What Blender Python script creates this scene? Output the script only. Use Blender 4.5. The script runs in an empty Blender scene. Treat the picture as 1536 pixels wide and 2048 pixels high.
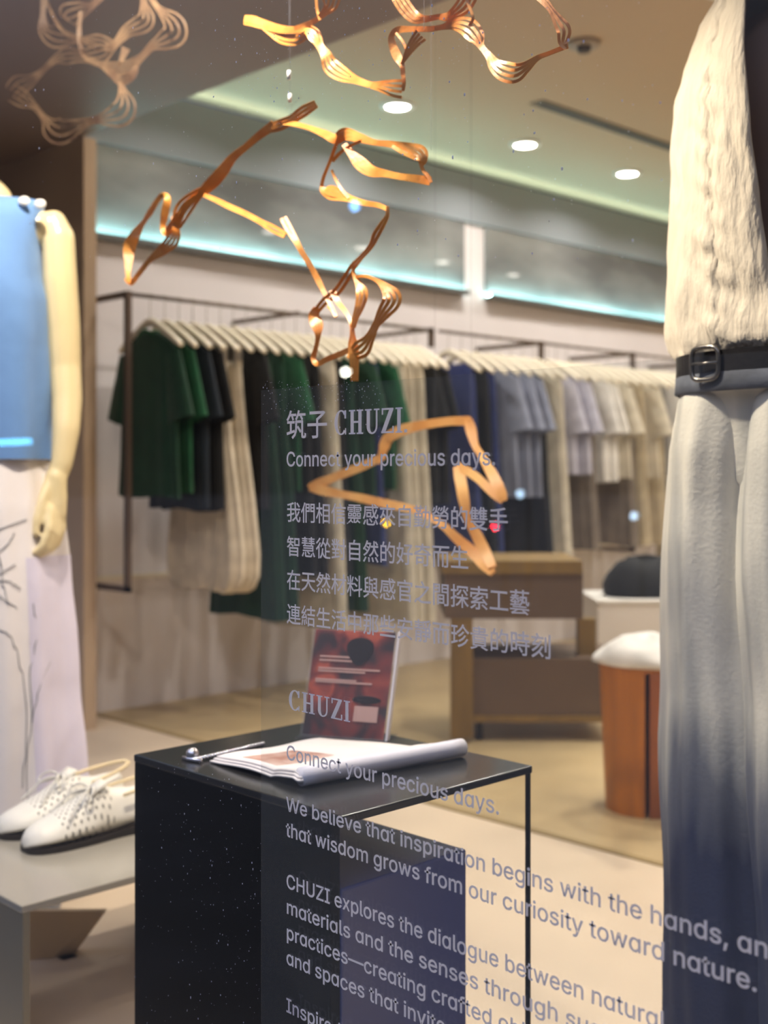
import bpy, bmesh, math, random
from mathutils import Vector, Matrix, noise
from mathutils.geometry import tessellate_polygon

SC = bpy.context.scene
COL = SC.collection
R = math.radians

# ------------------------------------------------------------------ camera
FPX, HORIZON = 2440.0, 945.0                 # focal length and eye line in pixels of the 1536 x 2048 frame
CAM = Vector((0.0, -0.78, 0.9))              # in front of the shop window; the glass is the plane y = 0
YAW = R(45.6)
FW = Vector((-math.sin(YAW), math.cos(YAW), 0)); RT = Vector((math.cos(YAW), math.sin(YAW), 0))
cd = bpy.data.cameras.new('camera'); cam = bpy.data.objects.new('camera', cd); COL.objects.link(cam)
cam.location = CAM; cam.rotation_euler = (R(90), 0, YAW)
cd.sensor_fit = 'VERTICAL'; cd.sensor_height = 36; cd.lens = FPX/2048*36
cd.shift_y = -(1024-HORIZON)/2048
cd.clip_start = 0.02; cd.clip_end = 60
cd.dof.use_dof = True; cd.dof.focus_distance = 1.2; cd.dof.aperture_fstop = 5.2
SC.camera = cam

# ------------------------------------------------------------------ world, exposure
SKY = 2.3
W = bpy.data.worlds.new('evening_sky'); SC.world = W; W.use_nodes = True
_nt = W.node_tree; _bg = _nt.nodes['Background']
_tc = _nt.nodes.new('ShaderNodeTexCoord'); _sx = _nt.nodes.new('ShaderNodeSeparateXYZ'); _cr = _nt.nodes.new('ShaderNodeValToRGB')
_nt.links.new(_tc.outputs['Generated'], _sx.inputs[0]); _nt.links.new(_sx.outputs['Z'], _cr.inputs[0]); _nt.links.new(_cr.outputs[0], _bg.inputs[0])
_e = _cr.color_ramp.elements; _e[0].position = .25; _e[0].color = (.004, .005, .008, 1); _e[1].position = .75; _e[1].color = (.64, .70, .94, 1)   # dark street, bright evening sky overhead
_bg.inputs[1].default_value = SKY
SC.view_settings.view_transform = 'Standard'; SC.view_settings.look = 'None'
SC.view_settings.exposure = 0.0; SC.view_settings.gamma = 1.0; SC.view_settings.use_curve_mapping = False
SC.cycles.use_denoising = True
SC.cycles.max_bounces = 10; SC.cycles.transparent_max_bounces = 24; SC.cycles.diffuse_bounces = 4; SC.cycles.glossy_bounces = 4
SC.cycles.caustics_reflective = False; SC.cycles.caustics_refractive = False
SC.cycles.sample_clamp_indirect = 4.0
P_DOWN, P_SPOT, E_LED, E_COVE = 12.0, 110.0, 40.0, 7.0    # lamp powers (W) and LED strip strengths

# ------------------------------------------------------------------ helpers
def ray(px, py):
    return FW + RT*((px-768)/FPX) + Vector((0, 0, (HORIZON-py)/FPX))
def at(px, py, axis, val):                   # the point of a plane x/y/z = val seen at a pixel
    r = ray(px, py); i = 'xyz'.index(axis); return CAM + r*((val-CAM[i])/r[i])
def atD(px, py, D): return CAM + ray(px, py)*D

def lin(c):
    return tuple((v/255/12.92 if v/255 <= .04045 else ((v/255+.055)/1.055)**2.4) for v in c)+(1.0,)

def mat(name, rgb, rough=.6, metal=0, noise_amt=0, noise_scale=8, bump=0, bump_scale=60, spec=.5, sheen=0, emit=None, strength=0, stretch=(1, 1, 1), rgb2=None, trans=0, coat=0):
    m = bpy.data.materials.new(name); m.use_nodes = True
    nt = m.node_tree; b = nt.nodes['Principled BSDF']
    b.inputs['Base Color'].default_value = lin(rgb); b.inputs['Roughness'].default_value = rough
    b.inputs['Metallic'].default_value = metal; b.inputs['Specular IOR Level'].default_value = spec
    if sheen: b.inputs['Sheen Weight'].default_value = sheen
    if coat: b.inputs['Coat Weight'].default_value = coat; b.inputs['Coat Roughness'].default_value = .08
    if emit:
        b.inputs['Emission Color'].default_value = lin(emit); b.inputs['Emission Strength'].default_value = strength
    tc = nt.nodes.new('ShaderNodeTexCoord'); mp = nt.nodes.new('ShaderNodeMapping'); mp.inputs['Scale'].default_value = stretch
    nt.links.new(tc.outputs['Object'], mp.inputs[0])
    if noise_amt or rgb2:
        n = nt.nodes.new('ShaderNodeTexNoise'); n.inputs['Scale'].default_value = noise_scale; n.inputs['Detail'].default_value = 5
        nt.links.new(mp.outputs[0], n.inputs['Vector'])
        cr = nt.nodes.new('ShaderNodeValToRGB')
        c2 = rgb2 or tuple(max(0, v*(1-noise_amt)) for v in rgb)
        cr.color_ramp.elements[0].position = .35; cr.color_ramp.elements[1].position = .68
        cr.color_ramp.elements[0].color = lin(c2); cr.color_ramp.elements[1].color = lin(rgb)
        nt.links.new(n.outputs['Fac'], cr.inputs[0]); nt.links.new(cr.outputs[0], b.inputs['Base Color'])
    if bump:
        n2 = nt.nodes.new('ShaderNodeTexNoise'); n2.inputs['Scale'].default_value = bump_scale; n2.inputs['Detail'].default_value = 4
        nt.links.new(mp.outputs[0], n2.inputs['Vector'])
        bp = nt.nodes.new('ShaderNodeBump'); bp.inputs['Strength'].default_value = bump; bp.inputs['Distance'].default_value = .01
        nt.links.new(n2.outputs['Fac'], bp.inputs['Height']); nt.links.new(bp.outputs[0], b.inputs['Normal'])
    return m

def clear_mat(name, tint, gloss, veil=0, veil_rgb=(200, 205, 220), rough=0.0, ior=1.45):
    """clear sheet: light passes straight, a Fresnel share is mirrored, a small share is a milky veil"""
    m = bpy.data.materials.new(name); m.use_nodes = True; nt = m.node_tree; nt.nodes.clear()
    out = nt.nodes.new('ShaderNodeOutputMaterial'); tr = nt.nodes.new('ShaderNodeBsdfTransparent'); tr.inputs[0].default_value = tint
    gl = nt.nodes.new('ShaderNodeBsdfGlossy'); gl.inputs['Roughness'].default_value = rough
    fr = nt.nodes.new('ShaderNodeFresnel'); ge = nt.nodes.new('ShaderNodeNewGeometry'); mr = nt.nodes.new('ShaderNodeMapRange')
    mr.inputs[3].default_value = ior; mr.inputs[4].default_value = 1/ior      # same Fresnel share on both sides of the sheet
    nt.links.new(ge.outputs['Backfacing'], mr.inputs[0]); nt.links.new(mr.outputs[0], fr.inputs[0])
    mu = nt.nodes.new('ShaderNodeMath'); mu.operation = 'MULTIPLY'; mu.inputs[1].default_value = gloss
    nt.links.new(fr.outputs[0], mu.inputs[0])
    mx = nt.nodes.new('ShaderNodeMixShader'); nt.links.new(mu.outputs[0], mx.inputs[0]); nt.links.new(tr.outputs[0], mx.inputs[1]); nt.links.new(gl.outputs[0], mx.inputs[2])
    last = mx
    if veil:
        df = nt.nodes.new('ShaderNodeBsdfTranslucent'); df.inputs[0].default_value = lin(veil_rgb)
        d2 = nt.nodes.new('ShaderNodeBsdfDiffuse'); d2.inputs[0].default_value = lin(veil_rgb)
        md = nt.nodes.new('ShaderNodeMixShader'); md.inputs[0].default_value = .5
        nt.links.new(df.outputs[0], md.inputs[1]); nt.links.new(d2.outputs[0], md.inputs[2])
        m2 = nt.nodes.new('ShaderNodeMixShader'); m2.inputs[0].default_value = veil
        nt.links.new(mx.outputs[0], m2.inputs[1]); nt.links.new(md.outputs[0], m2.inputs[2]); last = m2
    nt.links.new(last.outputs[0], out.inputs[0])
    return m

def mesh(name, V, F, m, parent=None, smooth=False, world=False):
    """one mesh object; world=True: the vertices are world points and the parent is an unrotated Empty"""
    if world and parent is not None:
        o0 = parent.location if parent.parent is None else parent.location + parent.parent.location
        V = [Vector(v)-o0 for v in V]
    me = bpy.data.meshes.new(name); me.from_pydata([tuple(v) for v in V], [], F); me.validate(); me.update()
    if smooth: me.polygons.foreach_set('use_smooth', [True]*len(me.polygons))
    me.materials.append(m)
    o = bpy.data.objects.new(name, me); COL.objects.link(o)
    if parent is not None: o.parent = parent
    return o

def thing(name, label, cat, loc=(0, 0, 0), rz=0, group=None):
    o = bpy.data.objects.new(name, None); COL.objects.link(o); o.empty_display_size = .1
    o.location = loc; o.rotation_euler = (0, 0, rz); o['label'] = label; o['category'] = cat
    if group: o['group'] = group
    return o
def tag(o, label, cat, group=None, kind=None):
    o['label'] = label; o['category'] = cat
    if group: o['group'] = group
    if kind: o['kind'] = kind
    return o
def struct(o): o['kind'] = 'structure'; return o
def bevel(o, w=.004, seg=2):
    b = o.modifiers.new('bevel', 'BEVEL'); b.width = w; b.segments = seg; b.limit_method = 'ANGLE'; return o

class MB:
    def __init__(s): s.V = []; s.F = []
    def add(s, V, F):
        k = len(s.V); s.V += [Vector(v) for v in V]; s.F += [tuple(i+k for i in f) for f in F]; return s
    def box(s, x0, x1, y0, y1, z0, z1):
        return s.add([(x0, y0, z0), (x1, y0, z0), (x1, y1, z0), (x0, y1, z0), (x0, y0, z1), (x1, y0, z1), (x1, y1, z1), (x0, y1, z1)],
                     [(0, 3, 2, 1), (4, 5, 6, 7), (0, 1, 5, 4), (1, 2, 6, 5), (2, 3, 7, 6), (3, 0, 4, 7)])
    def loft(s, rings, cap0=True, cap1=True, closed=True):
        n = len(rings[0]); k = len(s.V)
        for r in rings: s.V += [Vector(p) for p in r]
        for j in range(len(rings)-1):
            for i in range(n if closed else n-1):
                a = k+j*n+i; b = k+j*n+(i+1) % n; s.F.append((a, b, b+n, a+n))
        if cap0: s.F.append(tuple(k+i for i in reversed(range(n))))
        if cap1: s.F.append(tuple(k+(len(rings)-1)*n+i for i in range(n)))
        return s
    def tube(s, pts, r, n=8, cap=True):
        pts = [Vector(p) for p in pts]; rings = []; up = None
        for i, p in enumerate(pts):
            d = (pts[min(i+1, len(pts)-1)]-pts[max(i-1, 0)])
            d = d.normalized() if d.length > 1e-9 else Vector((0, 0, 1))
            if up is None:
                up = Vector((0, 0, 1)) if abs(d.z) < .9 else Vector((1, 0, 0))
            a = d.cross(up)
            if a.length < 1e-6: a = d.cross(Vector((.3, .7, .2)))
            a.normalize(); up = a.cross(d).normalized()
            rr = r[i] if isinstance(r, (list, tuple)) else r
            rings.append([p+(a*math.cos(2*math.pi*t/n)+up*math.sin(2*math.pi*t/n))*rr for t in range(n)])
        return s.loft(rings, cap, cap)
    def lathe(s, prof, c=(0, 0, 0), n=24):
        rings = [[(c[0]+r*math.cos(2*math.pi*t/n), c[1]+r*math.sin(2*math.pi*t/n), c[2]+z) for t in range(n)] for r, z in prof]
        return s.loft(rings)
    def ball(s, c, r, n=10, sx=1, sy=1, sz=1):
        rings = []
        for j in range(1, n):
            t = math.pi*j/n
            rings.append([(c[0]+sx*r*math.sin(t)*math.cos(2*math.pi*i/n), c[1]+sy*r*math.sin(t)*math.sin(2*math.pi*i/n), c[2]-sz*r*math.cos(t)) for i in range(n)])
        return s.loft(rings)
    def capsule(s, a, b, ra, rb, n=14, wx=1.0, axis=None):
        """tapered capsule a->b; wx widens the section along `axis`"""
        a = Vector(a); b = Vector(b); d = (b-a); L = d.length; d = d/L if L > 1e-9 else Vector((0, 0, 1))
        u = Vector(axis) if axis is not None else (Vector((1, 0, 0)) if abs(d.x) < .9 else Vector((0, 1, 0)))
        u = (u-d*u.dot(d)).normalized(); v = d.cross(u); rings = []
        for t in (-1, -.92, -.7, -.38): 
            q = math.sqrt(max(0, 1-t*t)); rings.append((a+d*ra*t, max(q, .05)*ra))
        rings += [(a, ra), (b, rb)]
        for t in (.38, .7, .92, 1):
            q = math.sqrt(max(0, 1-t*t)); rings.append((b+d*rb*t, max(q, .05)*rb))
        return s.loft([[c+(u*math.cos(2*math.pi*i/n)*wx+v*math.sin(2*math.pi*i/n))*r for i in range(n)] for c, r in rings])
    def build(s, name, m, parent=None, smooth=False, world=False): return mesh(name, s.V, s.F, m, parent, smooth, world)

def remeshed(mb, name, m, parent, voxel=.005, smooth_it=4):
    """joins overlapping rounded pieces into one continuous skin"""
    o = mesh('tmp', mb.V, mb.F, m)
    r = o.modifiers.new('r', 'REMESH'); r.mode = 'VOXEL'; r.voxel_size = voxel
    s = o.modifiers.new('s', 'SMOOTH'); s.factor = .5; s.iterations = smooth_it
    dg = bpy.context.evaluated_depsgraph_get()
    me = bpy.data.meshes.new_from_object(o.evaluated_get(dg)); me.name = name
    bpy.data.objects.remove(o)
    me.polygons.foreach_set('use_smooth', [True]*len(me.polygons)); me.materials.clear(); me.materials.append(m)
    q = bpy.data.objects.new(name, me); COL.objects.link(q); q.parent = parent
    return q

def copy_thing(root, loc, rz=None, label=None, group=None):
    r = root.copy(); COL.objects.link(r); r.location = loc
    if rz is not None: r.rotation_euler = (0, 0, rz)
    if label: r['label'] = label
    if group: r['group'] = group
    for ch in list(root.children):
        c = ch.copy(); COL.objects.link(c); c.parent = r
        for g in list(ch.children):
            d = g.copy(); COL.objects.link(d); d.parent = c
    return r

def spline(pts, k=6):
    """Catmull-Rom through tuples of any length"""
    out = []; n = len(pts)
    for i in range(n-1):
        p0, p1, p2, p3 = pts[max(i-1, 0)], pts[i], pts[i+1], pts[min(i+2, n-1)]
        for j in range(k):
            t = j/k
            out.append(tuple(.5*(2*b+(c-a)*t+(2*a-5*b+4*c-d)*t*t+(3*b-a-3*c+d)*t**3) for a, b, c, d in zip(p0, p1, p2, p3)))
    out.append(tuple(pts[-1])); return out
def lerp_table(tab, z):
    """linear interpolation in rows sorted by their first column (descending or ascending)"""
    rows = sorted(tab); 
    if z <= rows[0][0]: return rows[0][1:]
    for a, b in zip(rows, rows[1:]):
        if z <= b[0]:
            t = (z-a[0])/(b[0]-a[0]); t = t*t*(3-2*t)*.5+t*.5
            return tuple(p+(q-p)*t for p, q in zip(a[1:], b[1:]))
    return rows[-1][1:]

# ------------------------------------------------------------------ materials of the place
M_wall = mat('white_wall_paint', (226, 220, 222), .75, noise_amt=.02, noise_scale=3)
M_band = mat('bulkhead_paint', (150, 158, 166), .8)
M_pier = mat('taupe_paint', (184, 160, 134), .7, noise_amt=.05, noise_scale=2)
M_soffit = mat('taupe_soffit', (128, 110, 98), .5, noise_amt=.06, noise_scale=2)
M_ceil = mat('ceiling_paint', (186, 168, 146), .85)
M_display_floor = mat('cream_floor', (222, 202, 176), .35, noise_amt=.05, noise_scale=4, bump=.03, bump_scale=30)
M_shop_floor = mat('tan_stone_floor', (196, 172, 128), .38, noise_amt=.14, noise_scale=2.6, bump=.04, bump_scale=20)
M_edge = mat('bronze_strip', (150, 128, 84), .5)
M_marble = mat('grey_marble', (150, 152, 152), .035, rgb2=(108, 110, 112), noise_scale=5, stretch=(1, .35, 1), spec=.55)
M_ledge = mat('dark_ledge', (96, 96, 96), .5)
M_led = mat('led_strip_light', (200, 255, 250), .5, emit=(176, 246, 246), strength=E_LED)
M_cove = mat('cove_led_strip', (220, 255, 240), .5, emit=(208, 240, 224), strength=E_COVE)
M_bronze = mat('bronze_metal', (98, 84, 74), .45, metal=.55)
M_black_slot = mat('dark_slot', (66, 60, 52), .6)
M_white_trim = mat('white_enamel', (232, 230, 226), .35)
M_lamp = mat('lamp_diffuser', (255, 250, 240), .4, emit=(255, 246, 232), strength=26)
M_paving = mat('street_paving', (52, 54, 60), .7, noise_amt=.3, noise_scale=5)

X_WALL, Y_BACK, X_RIGHT = -4.02, 8.6, 2.6
Z_SOFFIT, Y_SOFFIT, Z_CEIL = 2.07, 1.445, 2.43
X_PIER = -3.766

# ------------------------------------------------------------------ shell
struct(MB().box(-6.0, X_RIGHT, -.05, 1.62, -.06, 0).build('floor', M_display_floor))
struct(MB().box(X_WALL, X_RIGHT, 1.64, Y_BACK, -.06, 0).build('floor_inner', M_shop_floor))
struct(MB().box(X_WALL, X_RIGHT, 1.62, 1.64, -.06, .004).build('trim_1', M_edge))
struct(MB().box(X_WALL-.12, X_WALL, 1.495, Y_BACK, -.06, 2.135).build('wall_left', M_wall))
struct(MB().box(X_WALL-.12, X_WALL+.02, 1.495, Y_BACK, 2.135, 2.372).build('wall_left_upper', M_band))
struct(MB().box(-6.0, X_PIER, Y_SOFFIT, Y_SOFFIT+.05, 0, Z_SOFFIT).build('wall_front', M_pier))
struct(MB().box(-6.12, -6.0, -.05, Y_SOFFIT+.05, 0, Z_SOFFIT).build('wall_side', M_pier))
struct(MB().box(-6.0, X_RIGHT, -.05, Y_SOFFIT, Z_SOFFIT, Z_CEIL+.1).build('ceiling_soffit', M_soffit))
struct(MB().box(X_WALL-.12, X_RIGHT, Y_SOFFIT, Y_BACK, Z_CEIL, Z_CEIL+.1).build('ceiling', M_ceil))
struct(MB().box(X_WALL, X_RIGHT, Y_BACK, Y_BACK+.12, 0, Z_CEIL).build('wall_back', M_wall))
struct(MB().box(X_RIGHT, X_RIGHT+.12, -.05, Y_BACK, 0, Z_CEIL).build('wall_right', M_wall))
g = MB(); g.box(-40, 40, -40, -.05, -.08, -.02); struct(g.build('ground_street', M_paving))

# shop window pane
M_glass = clear_mat('window_glass', (1, 1, 1, 1), .8)
win = struct(MB().box(-6.0, X_RIGHT, -.003, .003, 0.0, Z_SOFFIT).build('window_1', M_glass))

# high marble panels over LED ledges on the left wall
def panel(n, px0, px1):
    y0 = max(1.497, at(px0, 400, 'x', X_WALL).y); y1 = at(px1, 400, 'x', X_WALL).y
    t = thing('wall_panel', ('long grey marble panel high on the wall above the clothes rail, nearest the pier' if n == 1 else
              'grey marble panel high on the wall, farther along past the pale gap'), 'wall panel', (X_WALL, (y0+y1)/2, 1.79), group='lit marble wall panels')
    MB().box(X_WALL, X_WALL+.014, y0, y1, 1.80, 2.13).build('marble_slab', M_marble, t, world=True)
    MB().box(X_WALL, X_WALL+.05, y0, y1, 1.770, 1.782).build('ledge', M_ledge, t, world=True)
    MB().box(X_WALL+.046, X_WALL+.05, y0, y1, 1.782, 1.792).build('ledge_lip', M_ledge, t, world=True)
    MB().box(X_WALL+.016, X_WALL+.040, y0, y1, 1.7825, 1.788).build('led_strip', M_led, t, world=True)
panel(1, 100, 925); panel(2, 968, 1460)
cove = MB().box(X_WALL-.045, X_WALL-.01, 1.5, Y_BACK-.05, 2.3725, 2.378).build('led_strip', M_cove)
tag(cove, 'hidden cove light strip washing the ceiling edge above the left wall', 'led strip')

# ceiling downlights: housing ring, glowing diffuser and the lamp itself
def downlight(x, y, label, z=Z_CEIL, power=P_DOWN, group='ceiling downlights'):
    t = thing('downlight', label, 'downlight', (x, y, z), group=group)
    MB().lathe([(.072, 0), (.072, -.008), (.052, -.012), (.050, 0)], n=28).build('trim_ring', M_white_trim, t, True)
    MB().lathe([(.050, -.004), (.048, -.009), (.001, -.011)], n=28).build('diffuser', M_lamp, t, True)
    l = bpy.data.lights.new('lamp', 'AREA'); l.shape = 'DISK'; l.size = .1; l.energy = power; l.color = (1, .93, .84); l.spread = R(150)
    o = bpy.data.objects.new('lamp', l); COL.objects.link(o); o.location = (0, 0, -.02); o.parent = t
    return t
for px, py, lab in ((795, 210, 'round ceiling downlight nearest the window soffit'), (1050, 287, 'round ceiling downlight in the middle of the visible row'),
                    (1255, 345, 'round ceiling downlight farthest back, beside the linen blouse')):
    p = at(px, py, 'z', Z_CEIL); downlight(p.x, p.y, lab, power=P_DOWN*.5)
for x, y in ((-3.42, 1.95), (-3.42, 5.2), (-3.42, 6.1), (-2.0, 2.0), (-2.0, 2.7), (-2.0, 3.4), (-2.0, 4.1), (-2.0, 4.9), (-2.0, 5.7), (-2.0, 6.5), (-.6, 2.6), (-.6, 4.0), (-.6, 5.4), (.9, 3.2), (.9, 5.0)):
    downlight(x, y, 'round white ceiling downlight in the shop, outside the photographed part of the ceiling', power=P_DOWN*(.5 if x < -3 else 1.15))

def spot(x, y, tx, ty, tz, power, label, ang=46, color=(1, .87, .70)):
    t = thing('spotlight', label, 'spotlight', (x, y, Z_SOFFIT), group='window display spotlights')
    d = (Vector((tx, ty, tz))-Vector((x, y, Z_SOFFIT-.1))).normalized()
    MB().lathe([(.03, 0), (.03, -.02), (.008, -.025), (.008, -.05)], n=16).build('mount', M_black_slot, t, True)
    c = Vector((0, 0, -.075)); MB().tube([c-d*.05, c+d*.05], .032, 16).build('lamp_head', M_black_slot, t)
    l = bpy.data.lights.new('lamp', 'SPOT'); l.energy = power; l.spot_size = R(ang); l.spot_blend = .6; l.shadow_soft_size = .03; l.color = color
    o = bpy.data.objects.new('lamp', l); COL.objects.link(o); o.parent = t; o.location = c+d*.06
    o.rotation_euler = d.to_track_quat('-Z', 'Y').to_euler()
spot(-1.42, .05, -1.30, .33, 1.25, P_SPOT*1.0, 'spotlight in the window soffit aimed at the hanging bamboo', 96)
spot(-1.7, .15, -2.35, .35, 1.1, P_SPOT*.75, 'spotlight in the window soffit aimed at the mannequin in blue')
spot(-1.45, .12, -.85, .70, .9, P_SPOT*.10, 'spotlight in the window soffit aimed at the linen blouse', 60)
spot(-.6, 1.0, -1.3, 1.2, 0, P_SPOT*.15, 'spotlight in the window soffit aimed at the display floor', 80)

spot(-1.75, .1, -2.2, .62, 1.75, P_SPOT*.3, 'added fill spotlight in the window soffit brightening the pale tan bamboo', 60)  # extra unseen lamp, added to brighten the pale bamboo
# linear air diffuser and a detector on the ceiling
a = at(1070, 205, 'z', Z_CEIL-.004); b = at(1350, 297, 'z', Z_CEIL-.004)
t = thing('air_vent', 'long dark slot air diffuser in the ceiling beside the downlights', 'air vent', ((a.x+b.x)/2, (a.y+b.y)/2, Z_CEIL))
xm = (a.x+b.x)/2
MB().box(xm-.035, xm+.035, a.y, b.y+.5, Z_CEIL-.006, Z_CEIL).build('frame', M_white_trim if False else mat('vent_frame', (120, 108, 92), .6), t, world=True)
mb = MB()
for k in range(3): mb.box(xm-.024+k*.017, xm-.012+k*.017, a.y+.02, b.y+.48, Z_CEIL-.008, Z_CEIL-.005)
mb.build('slots', M_black_slot, t, world=True)
p = at(1168, 85, 'z', Z_CEIL)
t = thing('smoke_detector', 'small round grey ceiling detector above the air diffuser', 'smoke detector', p)
MB().lathe([(.06, 0), (.058, -.012), (.05, -.016), (.001, -.016)], n=24).build('base', mat('detector_plastic', (150, 138, 124), .5), t, True)
MB().lathe([(.026, -.016), (.022, -.034), (.001, -.038)], n=20).build('sensor', M_black_slot, t, True)

# ------------------------------------------------------------------ black display table behind the glass
M_black = mat('black_lacquer', (7, 7, 6), .55, spec=.12)
M_black_top = mat('black_lacquer_top', (30, 30, 30), .22, spec=.5)
M_navy = mat('dark_blue_lacquer', (86, 94, 146), .25, spec=.5)
TX0, TX1, TY0, TY1, TZ = -1.397, -1.003, .12, .452, .524
t = thing('display_table', 'black lacquered display table behind the window lettering, holding magazine and red card', 'table', ((TX0+TX1)/2, (TY0+TY1)/2, 0))
bevel(MB().box(TX0, TX1+.018, TY0, TY1, TZ-.010, TZ).build('tabletop', M_black_top, t, world=True), .002)
bevel(MB().box(TX0+.001, TX1-.002, TY0+.001, TY0+.016, 0, TZ-.010).build('front_panel', M_black, t, world=True), .001)
bevel(MB().box(TX0+.012, TX1, TY0+.016, .345, 0, .436).build('pedestal', M_navy, t, world=True), .003)
MB().box(TX1+.011, TX1+.016, TY1-.007, TY1-.002, 0, TZ-.010).build('leg', M_black, t, world=True)
MB().box(TX0+.002, TX0+.012, TY1-.012, TY1-.002, 0, TZ-.010).build('leg', M_black, t, world=True)

# open magazine with a rolled edge
M_paper = mat('white_paper', (236, 230, 228), .6); M_paper_cool = mat('paper_edge', (226, 224, 236), .6)
M_print = mat('printed_photo', (214, 186, 176), .5, rgb2=(168, 120, 104), noise_scale=30)
A = at(420, 1526, 'z', TZ); B = at(640, 1470, 'z', TZ+.012); Cc = at(925, 1498, 'z', TZ+.012); Dd = at(600, 1578, 'z', TZ)
t = thing('magazine', 'folded white magazine with a rolled edge lying on the black table', 'magazine', ((A.x+Cc.x)/2, (A.y+Cc.y)/2, TZ))
def sheet(z0, grow, th):
    V, F = [], []; n = 26; m_ = 12
    for side in (0, 1):
        for j in range(m_+1):
            v = j/m_
            for i in range(n+1):
                u = i/n
                p = (A*(1-u)+Dd*u)*(1-v)+(B*(1-u)+Cc*u)*v
                c = (A+B+Cc+Dd)/4; p = c+(p-c)*grow
                z = z0+.010*math.sin(u*math.pi)**2*.35+.011*max(0, (u-.70)/.30)**.6*(1 if u < .96 else .72)+.0012*math.sin(9*v+4*u)+(0 if side else th)
                V.append((p.x, p.y, z))
    N = (n+1)*(m_+1)
    for j in range(m_):
        for i in range(n):
            a = j*(n+1)+i; F.append((a, a+1, a+n+2, a+n+1)); F.append((N+a, N+a+n+1, N+a+n+2, N+a+1))
    edge = [i for i in range(n+1)]+[j*(n+1)+n for j in range(1, m_+1)]+[m_*(n+1)+i for i in range(n-1, -1, -1)]+[j*(n+1) for j in range(m_-1, 0, -1)]
    for a, b in zip(edge, edge[1:]+edge[:1]): F.append((a, N+a, N+b, b))
    return V, F
for k in range(3):
    V, F = sheet(TZ+.0008+.0030*k, 1.0-.03*k, .0026); mesh('page_stack', V, F, M_paper if k < 2 else M_paper, t, True, True)
V, F = [], []
for j in range(7):
    for i in range(7):
        u = .22+.40*i/6; v = .06+.42*j/6
        p = (A*(1-u)+Dd*u)*(1-v)+(B*(1-u)+Cc*u)*v; c = (A+B+Cc+Dd)/4; p = c+(p-c)*.94
        V.append((p.x, p.y, TZ+.0096+.0035*math.sin(u*math.pi)**2+.0012*math.sin(9*v+4*u)))
F = [(j*7+i, j*7+i+1, j*7+i+8, j*7+i+7) for j in range(6) for i in range(6)]
mesh('printed_photo', V, F, M_print, t, True, True)
mb = MB(); rollp = [Dd*(1-s)+Cc*s for s in [i/10 for i in range(11)]]
mb.tube([(p.x-.006, p.y+.006, TZ+.0125) for p in rollp], .0115, 14); mb.build('rolled_edge', M_paper_cool, t, True, True)

# red card in an upright clear stand
M_acr = clear_mat('clear_acrylic', (.98, .98, 1, 1), .9, veil=.06, veil_rgb=(235, 235, 245))
def card_mat():
    m = mat('printed_red_card', (150, 60, 40), .35); nt = m.node_tree; b = nt.nodes['Principled BSDF']
    tc = nt.nodes['Texture Coordinate']; n = nt.nodes.new('ShaderNodeTexNoise'); n.inputs['Scale'].default_value = 22; n.inputs['Detail'].default_value = 1.5; n.inputs['Distortion'].default_value = .6
    nt.links.new(tc.outputs['Object'], n.inputs['Vector']); cr = nt.nodes.new('ShaderNodeValToRGB'); e = cr.color_ramp.elements
    e[0].position = .36; e[0].color = lin((44, 16, 18)); e[1].position = .52; e[1].color = lin((140, 48, 34))
    k = e.new(.62); k.color = lin((206, 92, 58)); k = e.new(.75); k.color = lin((120, 40, 34))
    nt.links.new(n.outputs['Fac'], cr.inputs[0]); nt.links.new(cr.outputs[0], b.inputs['Base Color']); return m
M_card = card_mat(); M_cardtext = mat('pale_print', (214, 172, 158), .5); M_cardblack = mat('black_print', (24, 18, 22), .4)
p0 = at(604, 1470, 'z', TZ); p1 = at(762, 1482, 'z', TZ); mid = (p0+p1)/2
wd = (p1-p0); wlen = wd.length; wd.normalize(); back = Vector((-wd.y, wd.x, 0))
t = thing('card_stand', 'clear upright stand with a dark red printed card behind the magazine', 'sign', (mid.x, mid.y, TZ))
hc = .150
def cpt(u, h, off=0): return p0+wd*(u*wlen)+Vector((0, 0, TZ-p0.z+h*hc))+back*(h*.028+off)+wd*(h*.010)
def slab(u0, u1, h0, h1, o0, o1):
    V = [cpt(u, h, o) for o in (o0, o1) for u, h in ((u0, h0), (u1, h0), (u1, h1), (u0, h1))]
    return V, [(0, 1, 2, 3), (7, 6, 5, 4), (0, 4, 5, 1), (1, 5, 6, 2), (2, 6, 7, 3), (3, 7, 4, 0)]
V, F = slab(-.02, 1.06, .006, 1.0, -.003, .0); mesh('clear_front', V, F, M_acr, t, world=True)
V, F = slab(1.06, 1.085, .006, 1.0, -.004, .007); mesh('clear_edge', V, F, mat('frosted_edge', (226, 220, 226), .4), t, world=True)
V, F = slab(0, 1.02, .008, .99, .001, .003); card = mesh('card', V, F, M_card, t, world=True)
mb = MB()
for h0, u0, u1 in ((.70, .10, .62), (.735, .10, .55), (.60, .10, .70), (.625, .10, .88), (.50, .08, .80), (.52, .08, .6)):
    mb.add(*slab(u0, u1, h0, h0+.014, -.0005, .0012))
mb.add(*slab(.62, .92, .16, .30, -.0005, .0012)); mb.build('pale_print', M_cardtext, card, world=False)
cs = []; mb2 = MB()
for o in (-.0008, .0012):
    cs.append([cpt(.60+.16*math.cos(a)+.03*math.sin(2*a), .80+.13*math.sin(a), o) for a in [2*math.pi*i/20 for i in range(20)]])
mb2.loft(cs); mb2.build('black_shape', M_cardblack, card); mb2 = MB(); cs = []
for o in (-.0008, .0012):
    cs.append([cpt(.76+.18*math.cos(a), .36+.035*math.sin(a), o) for a in [2*math.pi*i/20 for i in range(20)]])
mb2.loft(cs); mb2.build('black_shape', M_cardblack, card)
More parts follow.
